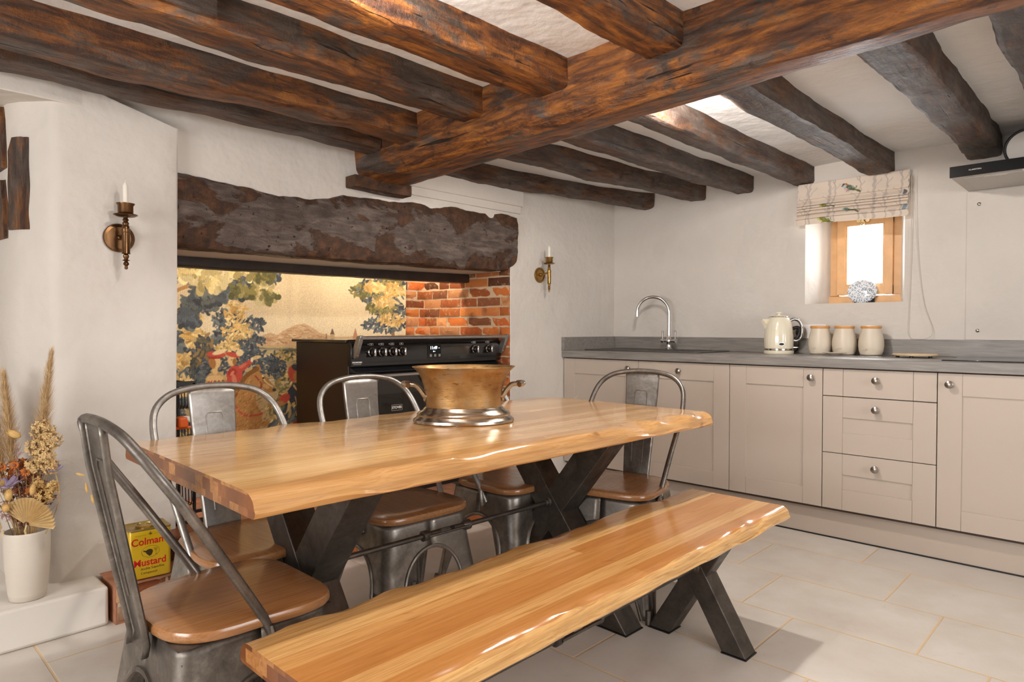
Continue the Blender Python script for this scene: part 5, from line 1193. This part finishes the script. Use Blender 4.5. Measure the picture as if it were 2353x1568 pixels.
def poppy(x, z, y, k, label, tilt=.4):
    r = flower_root('dried_poppy', label, 'dried flower'); b = MB()
    for i in range(6):
        a = 2*pi*i/6+.3; d = Vector((cos(a), sin(a)*.85, 0)); secs = []
        for t in range(5):
            q = t/4; hw = k*.42*sin(.25+q*2.1); c = Vector((x, y, z))+d*k*q*.95+Vector((0, 0, k*(.10+.55*q*q*(.7+.5*sin(a)))-.01)); e = Vector((-d.y, d.x, 0))
            secs.append([c-e*hw+Vector((0, 0, k*.10)), c-e*hw*.4, c+e*hw*.4, c+e*hw+Vector((0, 0, k*.10))])
        b.loft(secs, closed=False, caps=False)
    b.build('petals', LIL, r, solid=.0008); MB().sphere((x, y-.01, z+.014), k*.14, 10, 7, (1, 1, 1.7)).build('centre', BUN, r)
    MB().tube(spline([(x*.2, 0, -.1), (x+.01, y*.7, z*.45), (x, y, z)], 6), .0015, 6).build('stem', STEM, r)
poppy(-.028, .165, -.06, .048, 'large lilac papery flower low in the front of the bouquet'); poppy(.105, .215, -.01, .026, 'small lilac papery flower at the right of the bouquet')
def tail(x, z, y, L, w_, ang, label):
    r = flower_root('bunny_tail_grass', label, 'dried grass'); b = MB(); b.sphere((0, 0, 0), w_, 12, 9, (1, 1, L/w_))
    rd_ = random.Random(int(z*1000))
    for i in range(140):
        v = Vector((rd_.gauss(0, 1), rd_.gauss(0, 1), rd_.gauss(0, 1))).normalized(); p0 = Vector((v.x*w_, v.y*w_, v.z*L)); p1 = p0+v*.005+Vector((0, 0, .004)); s_ = v.orthogonal().normalized()*.0004; b.add([p0-s_, p0+s_, p1], [(0,1,2)])
    q = b.build('seed_head', BUN, r); q.location = (x, y, z); q.rotation_euler = (0, ang, 0)
    stem(r, [(x*.3, 0, -.1), (x*.7, y*.7, z*.5), (x-.0*sin(ang), y, z-L*.8)], .0009)
for (x, z, y, L, w_, a, lb) in [(-.024, .336, -.02, .023, .0125, radians(-66), 'bunny tail lying almost level above the orange daisies'), (-.026, .19, -.10, .017, .008, 0, 'bunny tail standing in the cup of the large lilac flower'), (-.004, .140, -.075, .019, .011, .1, 'bunny tail just right of the large lilac flower'), (.058, .152, -.05, .020, .009, .15, 'slender bunny tail in front of the cream sprigs'), (-.018, .095, -.07, .014, .011, 0, 'lowest bunny tail, above the vase rim'), (-.066, .232, -.04, .014, .009, .2, 'bunny tail among the orange daisies at the left')]: tail(x, z, y, L, w_, a, lb)
def fan(x, z, y, R, a0, a1, label, n=20):
    r = flower_root('palm_fan', label, 'dried palm leaf'); b = MB(); c = Vector((x, y, z)); prev = None; vs = [tuple(c)]; fs = []
    for i in range(2*n+1):
        a = lerp(a0, a1, i/(2*n)); q = R*(1+.04*(i % 2)); vs.append((x+cos(a)*q, y-.018*(i % 2)+.012, z+sin(a)*q))
        vs.append((x+cos(a)*q*.12, y-.002*(i % 2), z+sin(a)*q*.12))
    for i in range(2*n): A = 1+2*i; fs.append((A+1, A, A+2, A+3))
    b.add(vs, fs); b.build('pleated_leaf', PALM, r, smooth=0, solid=.0009)
    MB().tube([(x*.6, y*.3, -.08), (x-.006, y, z-.02), (x, y, z)], .0032, 8).build('stem', PALM, r)
fan(.040, .034, -.055, .090, radians(-12), radians(150), 'cream pleated palm fan leaning over the right of the vase rim')
fan(-.045, .012, -.045, .085, radians(118), radians(212), 'cream pleated palm fan at the left picture edge', 11)
def oat(pts, label, sd, n=34):
    r = flower_root('mauve_oat_grass', label, 'dried grass'); P = spline(pts, 8); MB().tube(P, .0009, 5).build('stem', MAUVE, r); b = MB(); rd_ = random.Random(sd)
    for i in range(n):
        p = P[int(lerp(len(P)*.25, len(P)-1, rd_.random()))]; d = Vector((rd_.uniform(-1, 1), rd_.uniform(-.7, .5), rd_.uniform(-1, .2))).normalized(); e = d.orthogonal().normalized(); L = rd_.uniform(.016, .028)
        b.add([p, p+d*L*.5+e*.003, p+d*L, p+d*L*.5-e*.003], [(0,1,2,3)])
    b.build('husks', MAUVE, r, smooth=0)
oat([(0, 0, 0), (-.03, -.06, .09), (-.075, -.08, .13), (-.115, -.09, .10)], 'mauve oat sprig arching to the left picture edge', 1)
oat([(0, 0, 0), (-.02, -.07, .07), (-.045, -.08, .08), (-.05, -.09, .015)], 'mauve oat sprig drooping over the vase rim', 2)
oat([(0, 0, .1), (-.012, -.02, .22), (-.018, -.02, .30)], 'mauve sprig rising under the level bunny tail', 3, 16)
def arch(pts, heads, label, sd):
    r = flower_root('arching_grass', label, 'dried grass'); P = spline(pts, 8); MB().tube(P, .0006, 5).build('stem', STEM, r)
    for (x, z, L, a) in heads:
        b = MB(); b.sphere((0, 0, 0), .0045, 8, 7, (1, 1, L/.0045)); q = b.build('seed_head', BUN, r); q.location = (x, -.02, z); q.rotation_euler = (0, a, 0)
arch([(.02, 0, 0), (.07, -.01, .10), (.13, -.02, .165), (.185, -.02, .20), (.205, -.02, .197)], [(.200, .197, .016, radians(105))], 'thin grass arching right with one seed head', 1)
arch([(.02, 0, 0), (.09, -.01, .09), (.16, -.02, .165), (.21, -.02, .18), (.221, -.02, .16)], [(.221, .150, .019, radians(-8))], 'thin grass arching right whose seed head hangs down', 2)
arch([(.02, 0, 0), (.10, -.01, .08), (.18, -.02, .145), (.23, -.02, .135), (.240, -.02, .12)], [(.241, .112, .017, radians(-14))], 'thin grass reaching furthest right with a drooping seed head', 3)
arch([(.02, 0, .1), (.08, -.01, .20), (.14, -.02, .245), (.175, -.02, .235)], [], 'bare thin grass arching right beside the small lilac flower', 4)
arch([(-.01, -.02, .07), (.0, -.06, .105), (-.06, -.08, .085), (-.11, -.09, .045)], [], 'single pale straw arching left across the bouquet', 5)

# ------------------------------------------------ two ceiling spotlights between the joists, one either side of the main beam
for (x, y, lb, e) in ((-1.36, .84, 'small round ceiling spotlight between the joists on the camera side of the main beam', 17), (-1.30, 2.27, 'small round ceiling spotlight between the joists just beyond the main beam', 38)):
    r = empty('ceiling_spotlight', (x, y, 2.035), 0, lb, 'light', 'ceiling spotlights')
    MB().lathe([(.034, .02), (.034, -.050), (.030, -.055), (.027, -.050)], (0,0,0), 28).build('housing', WHITE, r)
    MB().lathe([(.027, -.052), (.001, -.052)], (0,0,0), 24).build('lens', emit('spot_lens', (1, .93, .84, 1), 6), r)
    light('spotlight_lamp', 'POINT', (x, y, 1.945), e, (1, .96, .91), size=.03)
